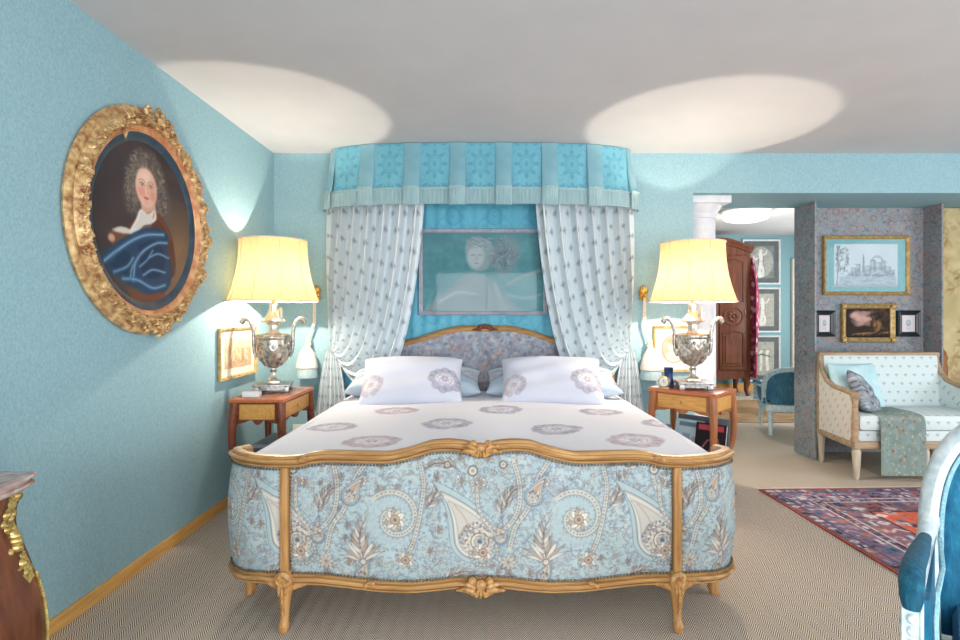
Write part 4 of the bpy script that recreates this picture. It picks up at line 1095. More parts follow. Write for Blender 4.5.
# carved flowers: garlands at top, right, bottom
fl = band; rr = random.Random(11)
def flower(a, d, s):
    x, z = (RX - d) * math.cos(a), (RZ - d) * math.sin(a); y = -.044
    fl.blob((x, y - .012, z), (.010 * s, .010, .010 * s), 8, 5)
    for k in range(5):
        q = k * 1.257 + rr.random(); fl.blob((x + .017 * s * math.cos(q), y, z + .017 * s * math.sin(q)), (.011 * s, .012, .011 * s), 8, 5)
def leaf(a, d, s, ang):
    x, z = (RX - d) * math.cos(a), (RZ - d) * math.sin(a)
    fl.tube([(x, -.034, z), (x + .03 * s * math.cos(ang), -.056, z + .03 * s * math.sin(ang)), (x + .06 * s * math.cos(ang + .4), -.044, z + .06 * s * math.sin(ang + .4))], [.009 * s, .013 * s, .003], 7)
for c0, span, n in ((PI / 2 - .12, .62, 22), (0.0, .75, 26), (-PI / 2 + .1, .55, 20), (PI, .45, 12)):
    for k in range(n):
        a = c0 + span * (rr.random() * 2 - 1); d = .055 + .04 * (rr.random() - .6)
        out = (1 - abs(a - c0) / span)
        if k % 2: flower(a, d - .03 * out * (c0 != PI), .75 + .5 * rr.random() * out)
        else: leaf(a, d - .02 * out * (c0 != PI), .8 + .4 * rr.random(), rr.random() * 6.28)
for k in range(64): leaf(2 * PI * k / 64, .062, .6, 2 * PI * k / 64 + (PI / 2 if k % 2 else PI / 2 + 2.4))
flower(PI / 2 - .1, -.012, 1.5); flower(PI / 2 - .25, .0, 1.2); flower(PI / 2 + .08, .0, 1.2); flower(-.05, .0, 1.4); flower(-PI / 2 + .1, .0, 1.3)
fl.build('carved_band', 'gilt', por)
MB().lathe([(0, 0), (1, 0), (1, .004), (0, .004)], seg=60).xform(Matrix.Rotation(PI / 2, 4, 'X') @ Matrix.Diagonal((RX - .03, RZ - .03, 1, 1))).build('backing', 'dark_frame', por)
def paint_portrait():
    c = Canvas(1.0, 1.2, 220, (74, 64, 64)); c.noise(.3, .06, 1); c.noise(.08, .03, 2)
    c.ell(.88, .95, .42, .46, (138, 108, 78), .75, soft=.95); c.ell(.2, .45, .3, .4, (64, 56, 58), .5, soft=.95)
    for k in range(60):
        x, y = .72 + .2 * random.random(), .6 + .45 * random.random(); c.line([(x, y), (x + .01, y + .05)], .006, (150, 118, 82), .25)
    r = random.Random(5); hair = (96, 86, 80)
    c.ell(.50, .30, .20, .245, hair, .9, -.05, soft=.35); c.ell(.66, .44, .11, .2, hair, .85, -.15, soft=.5); c.ell(.36, .40, .09, .16, hair, .85, .1, soft=.5)
    for k in range(210):
        a = r.random() * 6.28; q = .5 + .55 * r.random(); x = .505 + .205 * q * math.cos(a); y = .31 + .245 * q * math.sin(a)
        if y > .46 and .4 < x < .6: continue
        s_ = .014 + .014 * r.random()
        c.line(arc(x, y, s_, s_ * .3, a, a + 4.4, 10), .009, r.choice([(140, 128, 114), (118, 106, 96), (80, 72, 70), (164, 152, 136)]), .55)
    for k in range(70):
        g = r.random() < .65; x, y = (.6 + .13 * r.random(), .4 + .24 * r.random()) if g else (.3 + .1 * r.random(), .38 + .16 * r.random())
        c.line(arc(x, y, .02, .006, k, k + 4.4, 9), .008, r.choice([(132, 120, 108), (88, 78, 74), (152, 140, 124)]), .55)
    c.poly([(.43, .42), (.58, .40), (.6, .54), (.45, .56)], (206, 162, 142), 1, 4)
    c.ell(.492, .335, .112, .148, (224, 182, 160), 1, -.1, soft=.16)
    c.ell(.52, .39, .06, .06, (228, 178, 156), .7, soft=.8); c.ell(.445, .372, .042, .036, (222, 132, 114), .55, soft=.9); c.ell(.56, .385, .034, .034, (214, 138, 120), .45, soft=.9)
    c.ell(.485, .258, .07, .045, (238, 206, 186), .7, soft=.9); c.ell(.565, .325, .045, .11, (184, 134, 114), .3, soft=.95)
    for ex in (.447, .535):
        c.ell(ex, .318, .03, .017, (176, 128, 110), .45, soft=.8); c.ell(ex, .322, .018, .009, (226, 206, 194), .8, soft=.4); c.ell(ex + .002, .321, .008, .008, (64, 50, 52), .95, soft=.5)
        c.line(arc(ex, .326, .022, .022, PI + .5, 2 * PI - .5, 10), .005, (104, 74, 64), .7); c.line(arc(ex, .315, .034, .034, PI + .55, 2 * PI - .55, 10), .007, (140, 104, 88), .6)
    c.line(spl([(.497, .31), (.503, .345), (.508, .368), (.492, .376)]), .008, (184, 132, 112), .6); c.ell(.488, .366, .01, .02, (240, 206, 186), .6, soft=.8)
    c.ell(.492, .412, .027, .008, (186, 84, 80), .9, soft=.5); c.ell(.492, .421, .019, .008, (206, 110, 100), .8, soft=.6); c.ell(.494, .452, .026, .014, (212, 164, 144), .6, soft=.9)
    c.poly(spl([(.26, .76), (.34, .62), (.46, .55), (.58, .5), (.7, .56), (.8, .72), (.78, 1.0), (.3, .95)]), (90, 58, 48), .95, 4); c.line(spl([(.58, .52), (.68, .57), (.76, .68)]), .03, (128, 72, 52), .6)
    c.poly(spl([(.3, .72), (.38, .6), (.43, .51), (.5, .53), (.58, .49), (.6, .55), (.54, .6), (.46, .63), (.38, .72)]), (222, 216, 208), 1, 3)
    for k in range(9): c.line(spl([(.44 + .014 * k, .53), (.42 + .016 * k, .59), (.37 + .018 * k, .66)]), .006, (172, 166, 164), .5)
    c.ell(.57, .53, .012, .03, (190, 160, 110), .8, .2, soft=.5)
    c.poly(spl([(.13, .74), (.22, .68), (.32, .7), (.3, .78), (.18, .84)]), (112, 78, 58), .95, 3); c.poly(spl([(.16, .71), (.24, .675), (.33, .68), (.32, .71), (.22, .72)]), (216, 206, 196), .95, 2); c.ell(.16, .765, .03, .026, (206, 162, 138), .9, soft=.5)
    c.poly(spl([(.06, .9), (.16, .82), (.3, .73), (.46, .65), (.62, .62), (.74, .66), (.72, .76), (.78, .9), (.74, 1.08), (.56, 1.15), (.32, 1.08), (.14, 1.0)]), (42, 68, 96), .97, 4)
    c.poly(spl([(.4, .78), (.6, .72), (.7, .84), (.64, 1.0), (.46, 1.02)]), (30, 50, 76), .7, 6); c.poly(spl([(.14, .96), (.28, .84), (.34, .9), (.3, 1.02)]), (32, 52, 76), .7, 5)
    for pts, w_ in (([(.1, .93), (.22, .84), (.36, .75), (.5, .69), (.68, .66)], .02), ([(.36, 1.05), (.38, .92), (.46, .82), (.6, .74), (.72, .72)], .016), ([(.26, 1.04), (.4, 1.04), (.56, 1.09), (.7, 1.06)], .018), ([(.46, 1.0), (.56, .95), (.7, .96)], .013), ([(.18, 1.0), (.3, .95), (.36, .88)], .013), ([(.52, .86), (.62, .82), (.74, .84)], .012), ([(.33, 1.04), (.35, .95), (.42, .86)], .01), ([(.42, .94), (.5, .88), (.56, .8)], .01)):
        q = spl(pts); c.line(q, w_ * 2.4, (62, 98, 132), .5); c.line(q, w_ * 1.2, (96, 138, 172), .55); c.line(q, w_ * .5, (150, 184, 206), .6)
    c.poly(spl([(.3, 1.1), (.46, 1.15), (.66, 1.12), (.72, 1.19), (.36, 1.2)]), (122, 70, 50), .8, 3)
    return c
PC = paint_portrait(); rows = []
n = 240; a_, b_ = RX - .157, RZ - .157
for i in range(110):
    q = i / 109; rows.append([(a_ * q * math.cos(2 * PI * k / n), -.010, b_ * q * math.sin(2 * PI * k / n)) for k in range(n)])
mb = MB().grid(rows, False, True); V = np.array(mb.v)
mb.build('canvas', 'attr_paint', por, colors=PC.get((V[:, 0] / a_ + 1) * .5, (1 - V[:, 2] / b_) * .6), fix=False)

# ------------------------------------------------------------------ NIGHTSTANDS
def nightstand(label, loc, rz, w, d, H, wood, top, ends_inlay):
    t = thing('nightstand', label, 'nightstand', loc, rz, 'nightstands beside the bed')
    MB().b2(-w / 2, w / 2, -d / 2, d / 2, H - .024, H, .008).build('table_top', top, t)
    a, b, z0, z1 = w / 2 - .035, d / 2 - .035, H - .145, H - .024
    ap = MB()
    def apron(x0, y0, x1, y1):
        n = 24; L = math.hypot(x1 - x0, y1 - y0); tx, ty = (x1 - x0) / L, (y1 - y0) / L; nx, ny = ty, -tx; out = []; inn = []
        for k in range(n):
            q = k / (n - 1); e = abs(q - .5) * 2; zl = z0 - .025 * (e ** 3) + .012 * math.cos(q * PI * 6) * (1 - e) + (.012 if e < .2 else 0) * -1
            px, py = x0 + tx * L * q, y0 + ty * L * q
            out.append([(px + nx * .01, py + ny * .01, z1), (px + nx * .01, py + ny * .01, zl), (px - nx * .01, py - ny * .01, zl), (px - nx * .01, py - ny * .01, z1)])
        ap.grid(out, False, True)
    apron(-a, -b, a, -b); apron(a, -b, a, b); apron(a, b, -a, b); apron(-a, b, -a, -b); ap.build('apron', wood, t)
    for sx in (-1, 1):
        for sy in (-1, 1):
            px, py = sx * (a + .004), sy * (b + .004); pth = []; rd = []
            for q in np.linspace(0, 1, 14):
                o = .018 * math.sin(PI * min(1, q * 1.7)) - .02 * math.sin(PI * max(0, (q - .45) / .55)) + .02 * max(0, q - .85) / .15
                pth.append((px + sx * o * .7, py + sy * o * .7, z1 - q * z1)); rd.append(.032 - .017 * q ** .8 + (.006 if q > .96 else 0))
            MB().tube(pth, rd, 10).build('leg', wood, t)
    dr = MB().b2(-a + .035, a - .035, -b - .018, -b - .006, z0 + .012, z1 - .012, .003).build('drawer', 'inlay', t)
    MB().blob((0, -b - .026, (z0 + z1) / 2), .011, 10, 6).build('knob', 'brass', dr)
    for g in (-1, 1):
        MB().b2(g * (a + .006), g * (a + .018), -b + .03, b - .03, z0 + .012, z1 - .012, .003).build('inlaid_panel', 'inlay', t)
    return t
TH = .76
nightstand('dark red nightstand with inlaid end panel standing against left wall', (-1.478, 3.72, 0), PI / 2, .60, .355, TH, 'cherry', 'cherry_top', True)
nightstand('orange brown nightstand turned at an angle right of the bed', (1.482, 3.94, 0), -PI / 4, .495, .385, TH, 'oak_table', 'cherry_top', False)

# ------------------------------------------------------------------ LAMPS
def lamp(label, loc, rz, energy, boff):
    t = thing('table_lamp', label, 'lamp', loc, rz, 'urn lamps on the nightstands')
    b = MB(); q = .122
    b.b2(-q, q, -q, q, .042, .056, .003).b2(-q + .006, q - .006, -q + .006, q - .006, .034, .042)
    for sx in (-1, 1):
        for sy in (-1, 1): b.b2(sx * (q - .045), sx * (q - .008), sy * (q - .045), sy * (q - .008), 0, .036, .004)
    b.b2(-q + .02, q - .02, -q + .02, q - .02, .018, .036)
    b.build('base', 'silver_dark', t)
    b = MB(); b.box((0, 0, .064), (.088, .088, .02), 0, .004); b.lathe([(.04, .07), (.046, .076), (.04, .084), (.024, .092), (.018, .105), (.016, .13), (.024, .138), (.026, .146), (.018, .152), (.018, .16)], seg=24)
    b.build('stem', 'silver_smooth', t)
    b = MB(); b.lathe([(.018, .16), (.034, .166), (.062, .188), (.088, .225), (.104, .265), (.112, .31), (.114, .345), (.112, .362), (.118, .37), (.12, .38), (.116, .392), (.108, .398), (.06, .402)], seg=36)
    n0 = len(b.v)
    for k in range(14):
        a = k * 2 * PI / 14; r_ = .092 + .012 * (k % 2)
        b.tube([((.050 + .005) * math.cos(a), .055 * math.sin(a), .18), (.088 * math.cos(a + .06), .088 * math.sin(a + .06), .22), (.108 * math.cos(a + .1), .108 * math.sin(a + .1), .27)], [.006, .009, .003], 6)
    for k in range(10):
        a = k * 2 * PI / 10 + .2
        b.tube([(.11 * math.cos(a + e * .5), .11 * math.sin(a + e * .5), .335 - .045 * (1 - (2 * e - 1) ** 2)) for e in np.linspace(0, 1, 7)], .007, 6)
        b.blob((.113 * math.cos(a), .113 * math.sin(a), .335), (.013, .013, .016), 8, 5)
    b.build('urn', 'silver', t)
    b = MB(); b.lathe([(.062, .40), (.04, .408), (.034, .42), (.034, .462), (.044, .468), (.05, .476), (.078, .486), (.082, .496), (.062, .508), (.046, .53), (.036, .548), (.036, .56), (.028, .566), (.028, .61), (.02, .614)], seg=28)
    b.build('neck', 'silver_smooth', t)
    MB().tube([(.052, -.03, .505), (.052, -.03, .56), (.052, -.03, .585)], [.012, .015, .007], 8).build('finial', 'silver_smooth', t)
    for g in (-1, 1):
        pth = [(g * .108, 0, .235), (g * .124, 0, .27), (g * .13, 0, .33), (g * .128, 0, .40), (g * .134, 0, .45), (g * .152, 0, .49), (g * .178, 0, .508), (g * .2, 0, .502), (g * .208, 0, .486), (g * .198, 0, .476), (g * .19, 0, .484)]
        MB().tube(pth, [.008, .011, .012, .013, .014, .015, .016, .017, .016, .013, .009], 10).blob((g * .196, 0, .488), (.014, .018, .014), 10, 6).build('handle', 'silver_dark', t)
    sh = MB(); rows = []
    for v in np.linspace(0, 1, 26):
        rr_ = .225 + .078 * v ** 2.1 + .012 * math.sin(PI * v) * -0.2; z = 1.055 - .425 * v; row = []
        for k in range(80):
            a = 2 * PI * k / 80; e = (k % 8) / 8; row.append((rr_ * (1 - .014 * math.sin(PI * e)) * math.cos(a), rr_ * (1 - .014 * math.sin(PI * e)) * math.sin(a), z))
        rows.append(row)
    so = MB().grid(rows, False, True).build('lamp_shade', 'shade', t, fix=False, sharp=25)
    for v, r_, z in ((0, .225, 1.055), (1, .303, .63)):
        MB().tube([(r_ * math.cos(a), r_ * math.sin(a), z) for a in np.linspace(0, 2 * PI, 81)], .0045, 6, cap=False).build('shade_trim', 'cord', so)
    sm = MB()
    for k in range(10):
        a = 2 * PI * k / 10; sm.tube([((.226 + .078 * v ** 2.1) * math.cos(a), (.226 + .078 * v ** 2.1) * math.sin(a), 1.055 - .425 * v) for v in np.linspace(0, 1, 12)], .0022, 5)
    sm.build('seam', 'cord', so)
    MB().tube([(0, 0, .61), (0, 0, .72)], [.014, .012], 8).build('socket', 'brass', t)
    ld = bpy.data.lights.new('bulb_light', 'POINT'); ld.energy = energy; ld.color = (1, .87, .70); ld.shadow_soft_size = .012
    lo = bpy.data.objects.new('bulb_light', ld); COL.objects.link(lo); lo.parent = t; lo.location = (boff[0], boff[1], .76)
    return t
LEN = 48
lamp('silver urn lamp with lit cream shade on the dark red left nightstand', (-1.513, 3.79, TH), math.radians(14), LEN, (.01, .045))
lamp('silver urn lamp with lit cream shade on the angled right nightstand', (1.478, 3.92, TH), math.radians(-8), LEN, (-.02, .03))

# small things on and under the nightstands
def bx(name, label, cat, c, size, rz, mat, bev=.003, group=None):
    o = MB().box((0, 0, size[2] / 2), size, 0, bev).build(name, mat); o.location = c; o.rotation_euler = (0, 0, rz); return tag(o, label, cat, group)
bx('small_box', 'small white box at the front edge of the left nightstand', 'box', (-1.55, 3.53, TH), (.11, .05, .035), 0, 'plastic_white')
t = thing('storage_box', 'flat grey topped dark box on the floor under left nightstand', 'box', (-1.47, 3.80, 0))
MB().b2(-.115, .115, -.18, .18, 0, .40, .004).build('box_body', 'dark_grey', t); MB().b2(-.12, .12, -.185, .185, .40, .425, .004).build('lid', 'grey_card', t)
t = thing('wall_socket', 'white wall socket low on bed wall behind the left nightstand', 'socket', (PX(299, BACK), BACK, PZ(429, BACK)))
MB().b2(-.05, .05, -.012, 0, -.04, .04, .004).build('face_plate', 'plastic_white', t)
MB().lathe([(0, .006), (.018, .006), (.02, .0)], seg=16).xform(Matrix.Translation((0, -.012, 0)) @ Matrix.Rotation(PI / 2, 4, 'X')).build('outlet', 'plastic_white', t)
# right table: clock, navy holder, card
cxy = lambda px, Y: PX(px, Y)
t = thing('table_clock', 'small gilt clock with round dial on the right nightstand', 'clock', (1.265, 3.90, TH), -.5)
MB().b2(-.035, .035, -.02, .02, 0, .014, .003).build('clock_base', 'gilt_plain', t)
MB().lathe([(0, .02), (.034, .02), (.04, .012), (.04, -.012), (.034, -.02), (0, -.02)], seg=24).xform(Matrix.Translation((0, 0, .05)) @ Matrix.Rotation(PI / 2, 4, 'X')).build('case', 'gilt_plain', t)
dl = MB().lathe([(0, .003), (.03, .003), (.031, 0)], seg=24).xform(Matrix.Translation((0, -.021, .05)) @ Matrix.Rotation(PI / 2, 4, 'X')).build('dial', 'paper', t)
MB().b2(-.001, .001, -.028, -.025, .05, .07).b2(0, .014, -.028, -.025, .049, .051).build('hands', 'black_frame', dl)
o = MB().lathe([(.036, 0), (.04, .01), (.036, .03), (.03, .08), (.033, .14), (.036, .145), (.03, .145), (.028, .09), (.0, .03)], seg=24).build('candle_holder', 'navy'); o.location = (1.325, 3.985, TH)
tag(o, 'navy blue glass candle holder on the right nightstand behind the clock', 'candle holder')
bx('note_card', 'small cream card lying on the left end of the right nightstand', 'card', (1.232, 3.975, TH), (.05, .07, .006), .5, 'board_cream', .001)
# magazines under the right table
t = thing('magazine_rack', 'dark grey magazine rack on the floor under the right nightstand', 'rack', (1.49, 3.86, 0), -PI / 4)
MB().b2(-.19, .19, -.06, .07, .0, .24, .004).build('box_base', 'dark_grey', t)
MB().box((0, .082, .385), (.38, .012, .34), 0, .003, -.12).build('back_board', 'dark_grey', t)
def mag_canvas(dark):
    if dark:
        c = Canvas(.22, .29, 260, (34, 28, 34)); c.rect(.02, .2, .012, .05, (196, 70, 84), .9); c.line([(.04, .2), (.09, .12), (.16, .1), (.19, .2)], .012, (188, 120, 130), .7); c.line([(.06, .24), (.12, .17), (.18, .22)], .009, (150, 90, 104), .7)
        for k in range(3): c.line([(.03, .25 + .012 * k), (.13, .25 + .012 * k)], .004, (186, 180, 182), .6)
    else:
        c = Canvas(.22, .29, 260, (186, 212, 222)); c.rect(.03, .19, .02, .05, (96, 122, 140), .8); c.rect(.06, .12, .1, .2, (128, 150, 162), .7); c.rect(.13, .18, .12, .22, (150, 150, 150), .6)
        for k in range(5): c.line([(.03, .23 + .01 * k), (.19, .23 + .01 * k)], .004, (120, 140, 152), .6)
    return c
def magazine(label, lx, ly, lz, canvas, tilt, cover):
    # rack frame -> world
    cz, sz = math.cos(-PI / 4), math.sin(-PI / 4)
    wx, wy = 1.49 + lx * cz - ly * sz, 3.86 + lx * sz + ly * cz
    o = thing('magazine', label, 'magazine', (wx, wy, lz), -PI / 4)
    o.rotation_euler = (tilt, 0, -PI / 4)
    MB().b2(-.105, .105, .001, .016, 0, .285, .001).build('pages', 'paper', o)
    mb, cols = plate(.216, .29, -.001, 56, 72, canvas, .145); mb.build('cover', 'attr_paper', o, colors=cols, fix=False)
magazine('black magazine with red masthead leaning under the right nightstand', .09, -.035, .242, mag_canvas(True), -.22, 0)
magazine('pale blue magazine leaning in the rack left of the black magazine', -.085, .0, .242, mag_canvas(False), -.25, 0)
bx('carton', 'blue spined box standing on floor left of the magazine rack', 'box', (1.262, 3.985, 0), (.06, .14, .46), -.3, 'blue_box', .003)
bx('book', 'grey book standing beside the blue box under right nightstand', 'book', (1.335, 4.01, 0), (.04, .14, .47), -.3, 'grey_card', .003)
bx('card_folder', 'yellow green card folder standing by the blue box under right nightstand', 'folder', (1.335, 3.875, 0), (.075, .012, .40), -.3, 'yellow_card', .002)

# ------------------------------------------------------------------ COMMODE (front left)
com = thing('commode', 'bombe rosewood commode with marble top and brass mounts against left wall', 'commode', (XL + .01, .9, 0))
cz_ = [.0, .12, .25, .407, .516, .626, .70, .75, .80, .83]; cxv = [-1.29, -1.265, -1.235, -1.219, -1.227, -1.252, -1.274, -1.287, -1.272, -1.262]
def cprof(z): return float(np.interp(z, cz_, cxv))
def csm(z): return sum(cprof(z + d) for d in np.linspace(-.04, .04, 7)) / 7
x_back = XL + .012
def ring_pts(z):
    xf = csm(min(max(z, .04), .80)); d = xf - (-1.262); yf = 1.485 + d * .5; y0 = .35 - d * .5; p = []
    for q in np.linspace(0, 1, 30):      # front face, serpentine
        y = y0 + (yf - y0) * q; p.append((xf + .02 * math.sin(PI * q) - .012 * math.exp(-((q - 1) / .06) ** 2) - .012 * math.exp(-(q / .06) ** 2), y, z))
    for q in np.linspace(.1, 1, 10): p.append((xf - .012 + (x_back - xf) * q, yf - .01 * math.sin(PI * q), z))
    p.append((x_back, y0, z)); return p
rows = [ring_pts(z) for z in np.linspace(.10, .825, 60)]
mb = MB().grid(rows, False, True); n = len(rows[0]); mb.f.append(tuple(range(n))); mb.f.append(tuple(59 * n + k for k in reversed(range(n))))
mb.build('body', 'rosewood', com, True)
tp = MB(); ed = []
for o, z in ((0, .825), (.03, .826), (.040, .830), (.044, .836), (.043, .842), (.037, .846), (.037, .849), (.045, .853), (.047, .858), (.044, .863), (.036, .866), (0, .867)):
    r = []
    for q in np.linspace(0, 1, 40): r.append((-1.284 + o + .03 * math.sin(PI * q) ** .8 - .02 * max(0, q - .93) ** 2 / .0049, .31 + (1.455 + o - .31) * q, z))
    for q in np.linspace(0, 1, 8): r.append((-1.304 + o + (x_back + 1.304 - o) * q, 1.455 + o - .0 * q, z))
    r.append((x_back, .31, z)); ed.append(r)
tp.grid(ed, False, True); n = len(ed[0]); tp.f.append(tuple(range(n))); tp.f.append(tuple(11 * n + k for k in reversed(range(n)))); tp.build('marble_top', 'marble', com, True, sharp=25)
mt = MB(); r = random.Random(6)
for z in np.linspace(.81, .585, 40):
    x = csm(z); d = x + 1.262; y = 1.485 + d * .5
    k = r.random(); s_ = .6 + .9 * math.sin((.81 - z) / .225 * PI)
    mt.blob((x - .014 - .016 * k * s_, y - .01 - .03 * r.random() * s_, z), (.015 * s_ + .004, .016, .015), 9, 6)
    if r.random() < .7: mt.tube([(x - .014, y - .01, z), (x - .008 - .01 * k, y - .045 * s_, z - .012), (x - .012, y - .075 * s_, z + .012)], [.007, .009, .003], 7)
mt.build('corner_mount', 'brass', com, True)
st = MB()
for z in np.arange(.585, .1, -.0085):
    x = csm(z); d = x + 1.262; st.blob((x - .008, 1.485 + d * .5 - .002, z), .0055, 6, 4)
st.build('beaded_strip', 'brass', com, True)
for xx, yy in ((-1.27, 1.42), (-1.27, .4), (-1.72, 1.42), (-1.72, .4)):
    MB().tube([(xx, yy, .12), (xx + .005, yy, .06), (xx + .02, yy, 0)], [.04, .026, .03], 10).build('leg', 'rosewood', com, True)
for z0_, z1_ in ((.14, .44), (.46, .79)):
    rows = [[(csm(z) + .02 * math.sin(PI * q) + .004, .46 + .78 * q, z) for z in np.linspace(z0_, z1_, 14)] for q in np.linspace(.08, .92, 20)]
    dr = MB().grid(rows).build('drawer', 'rosewood', com, True)
    zc = (z0_ + z1_) / 2
    for yy in (.62, 1.1): MB().tube([(csm(zc) + .03, yy - .05, zc), (csm(zc) + .05, yy, zc - .02), (csm(zc) + .03, yy + .05, zc)], .007, 8).build('drawer_pull', 'brass', dr, False).location = -com.location

# ------------------------------------------------------------------ ARMCHAIRS
def armchair(label, loc, rz, fabric, dark, wood, group=None, bh=.98, low=0.):
    """bergere, faces -y locally"""
    t = thing('armchair', label, 'armchair', loc, rz, group)
    sw, sd, bz = .33, .29, .60 - low
    # seat frame
    rows = []
    def seat_line(n=40):
        p = []
        for q in np.linspace(0, 1, n): p.append((-sw + 2 * sw * q, -sd - .03 * math.sin(PI * q)))
        return p
    fr = MB(); ol = seat_line() + [(sw - .02, sd), (-sw + .02, sd)]
    rr_ = []
    for z, o in ((.24, 0), (.25, .012), (.29, .016), (.31, .008), (.32, 0)):
        rr_.append([(x * (1 + o / sw), y * (1 + o / sd), z) for x, y in ol])
    fr.grid(rr_, False, True); n = len(ol); fr.f.append(tuple(range(n))); fr.f.append(tuple(4 * n + k for k in reversed(range(n)))); fr.build('seat_frame', wood, t)
    cu_ = MB(); rr_ = []
    for z, k in ((.32, .98), (.34, 1.0), (.42, 1.0), (.45, .96), (.468, .8), (.475, .5), (.478, .05)): rr_.append([(x * k * .9, y * k * .92 - .005, z) for x, y in ol])
    cu_.grid(rr_, False, True); cu_.build('seat_cushion', fabric, t)
    for sx in (-1, 1):
        MB().tube([(sx * (sw - .03), -sd + .02, .26), (sx * (sw - .02), -sd, .16), (sx * (sw - .02), -sd - .005, .05), (sx * (sw - .015), -sd - .01, 0)], [.036, .028, .019, .017], 12).build('leg', wood, t)
        MB().tube([(sx * (sw - .05), sd - .03, .26), (sx * (sw - .05), sd, .12), (sx * (sw - .04), sd + .05, 0)], [.032, .025, .018], 12).build('leg', wood, t)
    # back: arched frame leaning backwards
    def bk(x, z): return sd - .02 + (z - .32) * .2 - .10 * (x / sw) ** 2 * (1 if True else 0)
    arch = []
    for q in np.linspace(0, 1, 60):
        a = PI * (1 - q); x = (sw - .005) * (abs(math.cos(a)) ** .62) * (1 if math.cos(a) > 0 else -1); zz = bz + (bh - bz) * math.sin(a) ** .75
        arch.append((x, bk(x, zz), zz))
    arch = [(-(sw - .012), bk(-sw, .34), .34), (-(sw - .008), bk(-sw, .48), .48)] + arch + [((sw - .008), bk(sw, .48), .48), ((sw - .012), bk(sw, .34), .34)]
    cxa = np.array(arch)
    rows = []
    prof_ = [(-.012, -.03), (.008, -.04), (.028, -.03), (.036, -.012), (.036, .012), (.02, .024), (-.012, .02)]
    cen = Vector((0, 0, .62)); rows = []
    for i, p in enumerate(arch):
        a_, b_ = Vector(arch[max(0, i - 1)]), Vector(arch[min(len(arch) - 1, i + 1)]); tg = (b_ - a_).normalized(); ny_ = Vector((0, 1, 0)); o_ = tg.cross(ny_).normalized() * -1
        if (Vector(p) - cen).dot(o_) < 0: o_ = -o_
        rows.append([Vector(p) + o_ * u_ + ny_ * v_ for u_, v_ in prof_])
    MB().grid(rows, False, True).build('back_frame', wood, t)
    # inner and outer back upholstery
    inn = MB(); rows = []; rows2 = []; N = 34
    for i in range(N):
        q = i / (N - 1) * 2 - 1; r1 = []; r2 = []
        x = q * (sw - .012); am = math.acos(min(1, abs(x / (sw - .005)) ** (1 / .62))); zt = bz + (bh - bz) * math.sin(am) ** .75
        for j in range(26):
            v = j / 25; z = .36 + (zt - .36) * v; pf = .05 * (max(0, 1 - q ** 4) ** .5) * (math.sin(PI * min(1, .12 + .88 * v)) ** .5 if v < 1 else 0)
            r1.append((x, bk(x, z) - .012 - max(0, pf), z)); r2.append((x, bk(x, z) + .012, z))
        rows.append(r1); rows2.append(r2)
    inn.grid(rows); inn.grid(rows2, flip=True); inn.build('back_cushion', fabric, t, fix=False)
    gp = MB(); pts = [(p[0] * .94, p[1] - .03, .62 + (p[2] - .62) * .955) for p in arch[2:-2]]
    gp.tube(pts, .006, 6); gp.build('gimp_trim', 'piping', t)
    for sx in (-1, 1):
        y0 = bk(sw, .6)
        L_ = -low
        top = [(sx * (sw - .0), y0, .68 + L_), (sx * (sw + .01), y0 - .05, .64 + L_), (sx * (sw + .02), y0 - .14, .622 + L_), (sx * (sw + .035), -.10, .618 + L_), (sx * (sw + .045), -.20, .61 + L_)]
        ar = MB(); ar.tube(top, [.026, .024, .022, .022, .024], 12, .8)
        ar.box((sx * (sw + .045), -.215, .455 + L_ / 2), (.046, .044, .31 + L_), 0, .010)
        for q in range(5): ar.blob((sx * (sw + .045), -.238, .56 + L_ - q * .03), (.012, .008, .013), 8, 6)
        for q in (-1, 1): ar.tube([(sx * (sw + .045) + q * .018, -.237, .59 + L_), (sx * (sw + .045) + q * .018, -.237, .33)], .004, 6)
        am = ar.build('arm', wood, t)
        MB().tube([(sx * (sw + .015), y0 - .10, .648 + L_), (sx * (sw + .03), -.02, .652 + L_), (sx * (sw + .042), -.13, .652 + L_), (sx * (sw + .046), -.205, .645 + L_), (sx * (sw + .046), -.236, .612 + L_), (sx * (sw + .046), -.238, .585 + L_)], [.016, .024, .026, .027, .025, .018], 14, .9).build('arm_pad', dark, am)
        # closed side panel
        sp_ = MB(); rows = []
        for q in np.linspace(0, 1, 14): 
            y = y0 - .02 + (-.205 - y0) * q
            rows.append([(sx * (sw + .012 + .022 * v * q), y, .32 + (.29 - low) * v) for v in np.linspace(0, 1, 8)])
        rows = [r_ + [(p[0] - sx * .022, p[1], p[2]) for p in reversed(r_)] for r_ in rows]
        sp_.grid(rows, False, True); k_ = len(rows[0]); sp_.f.append(tuple(range(k_))); sp_.f.append(tuple(13 * k_ + e for e in reversed(range(k_)))); sp_.build('side_panel', fabric, t)
        gpp = MB().tube([(sx * (sw - .008), -.222, .33), (sx * (sw - .002), -.222, .46 - low / 2), (sx * (sw + .0), -.212, .56 - low), (sx * (sw - .004), -.17, .61 - low), (sx * (sw - .02), -.02, .622 - low), (sx * (sw - .02), y0 - .06, .64 - low)], .006, 6).build('gimp_trim', 'piping', t)
    return t
armchair('petrol blue velvet armchair with white carved frame at the right foreground', (1.467, 1.265, 0), math.radians(-38), 'velvet', 'velvet_dark', 'white_wood')
armchair('grey blue armchair with white frame beyond the opening beside the pier', (3.40, 6.0, 0), math.radians(160), 'velvet_grey', 'velvet_grey', 'white_wood', None, .70, .12)

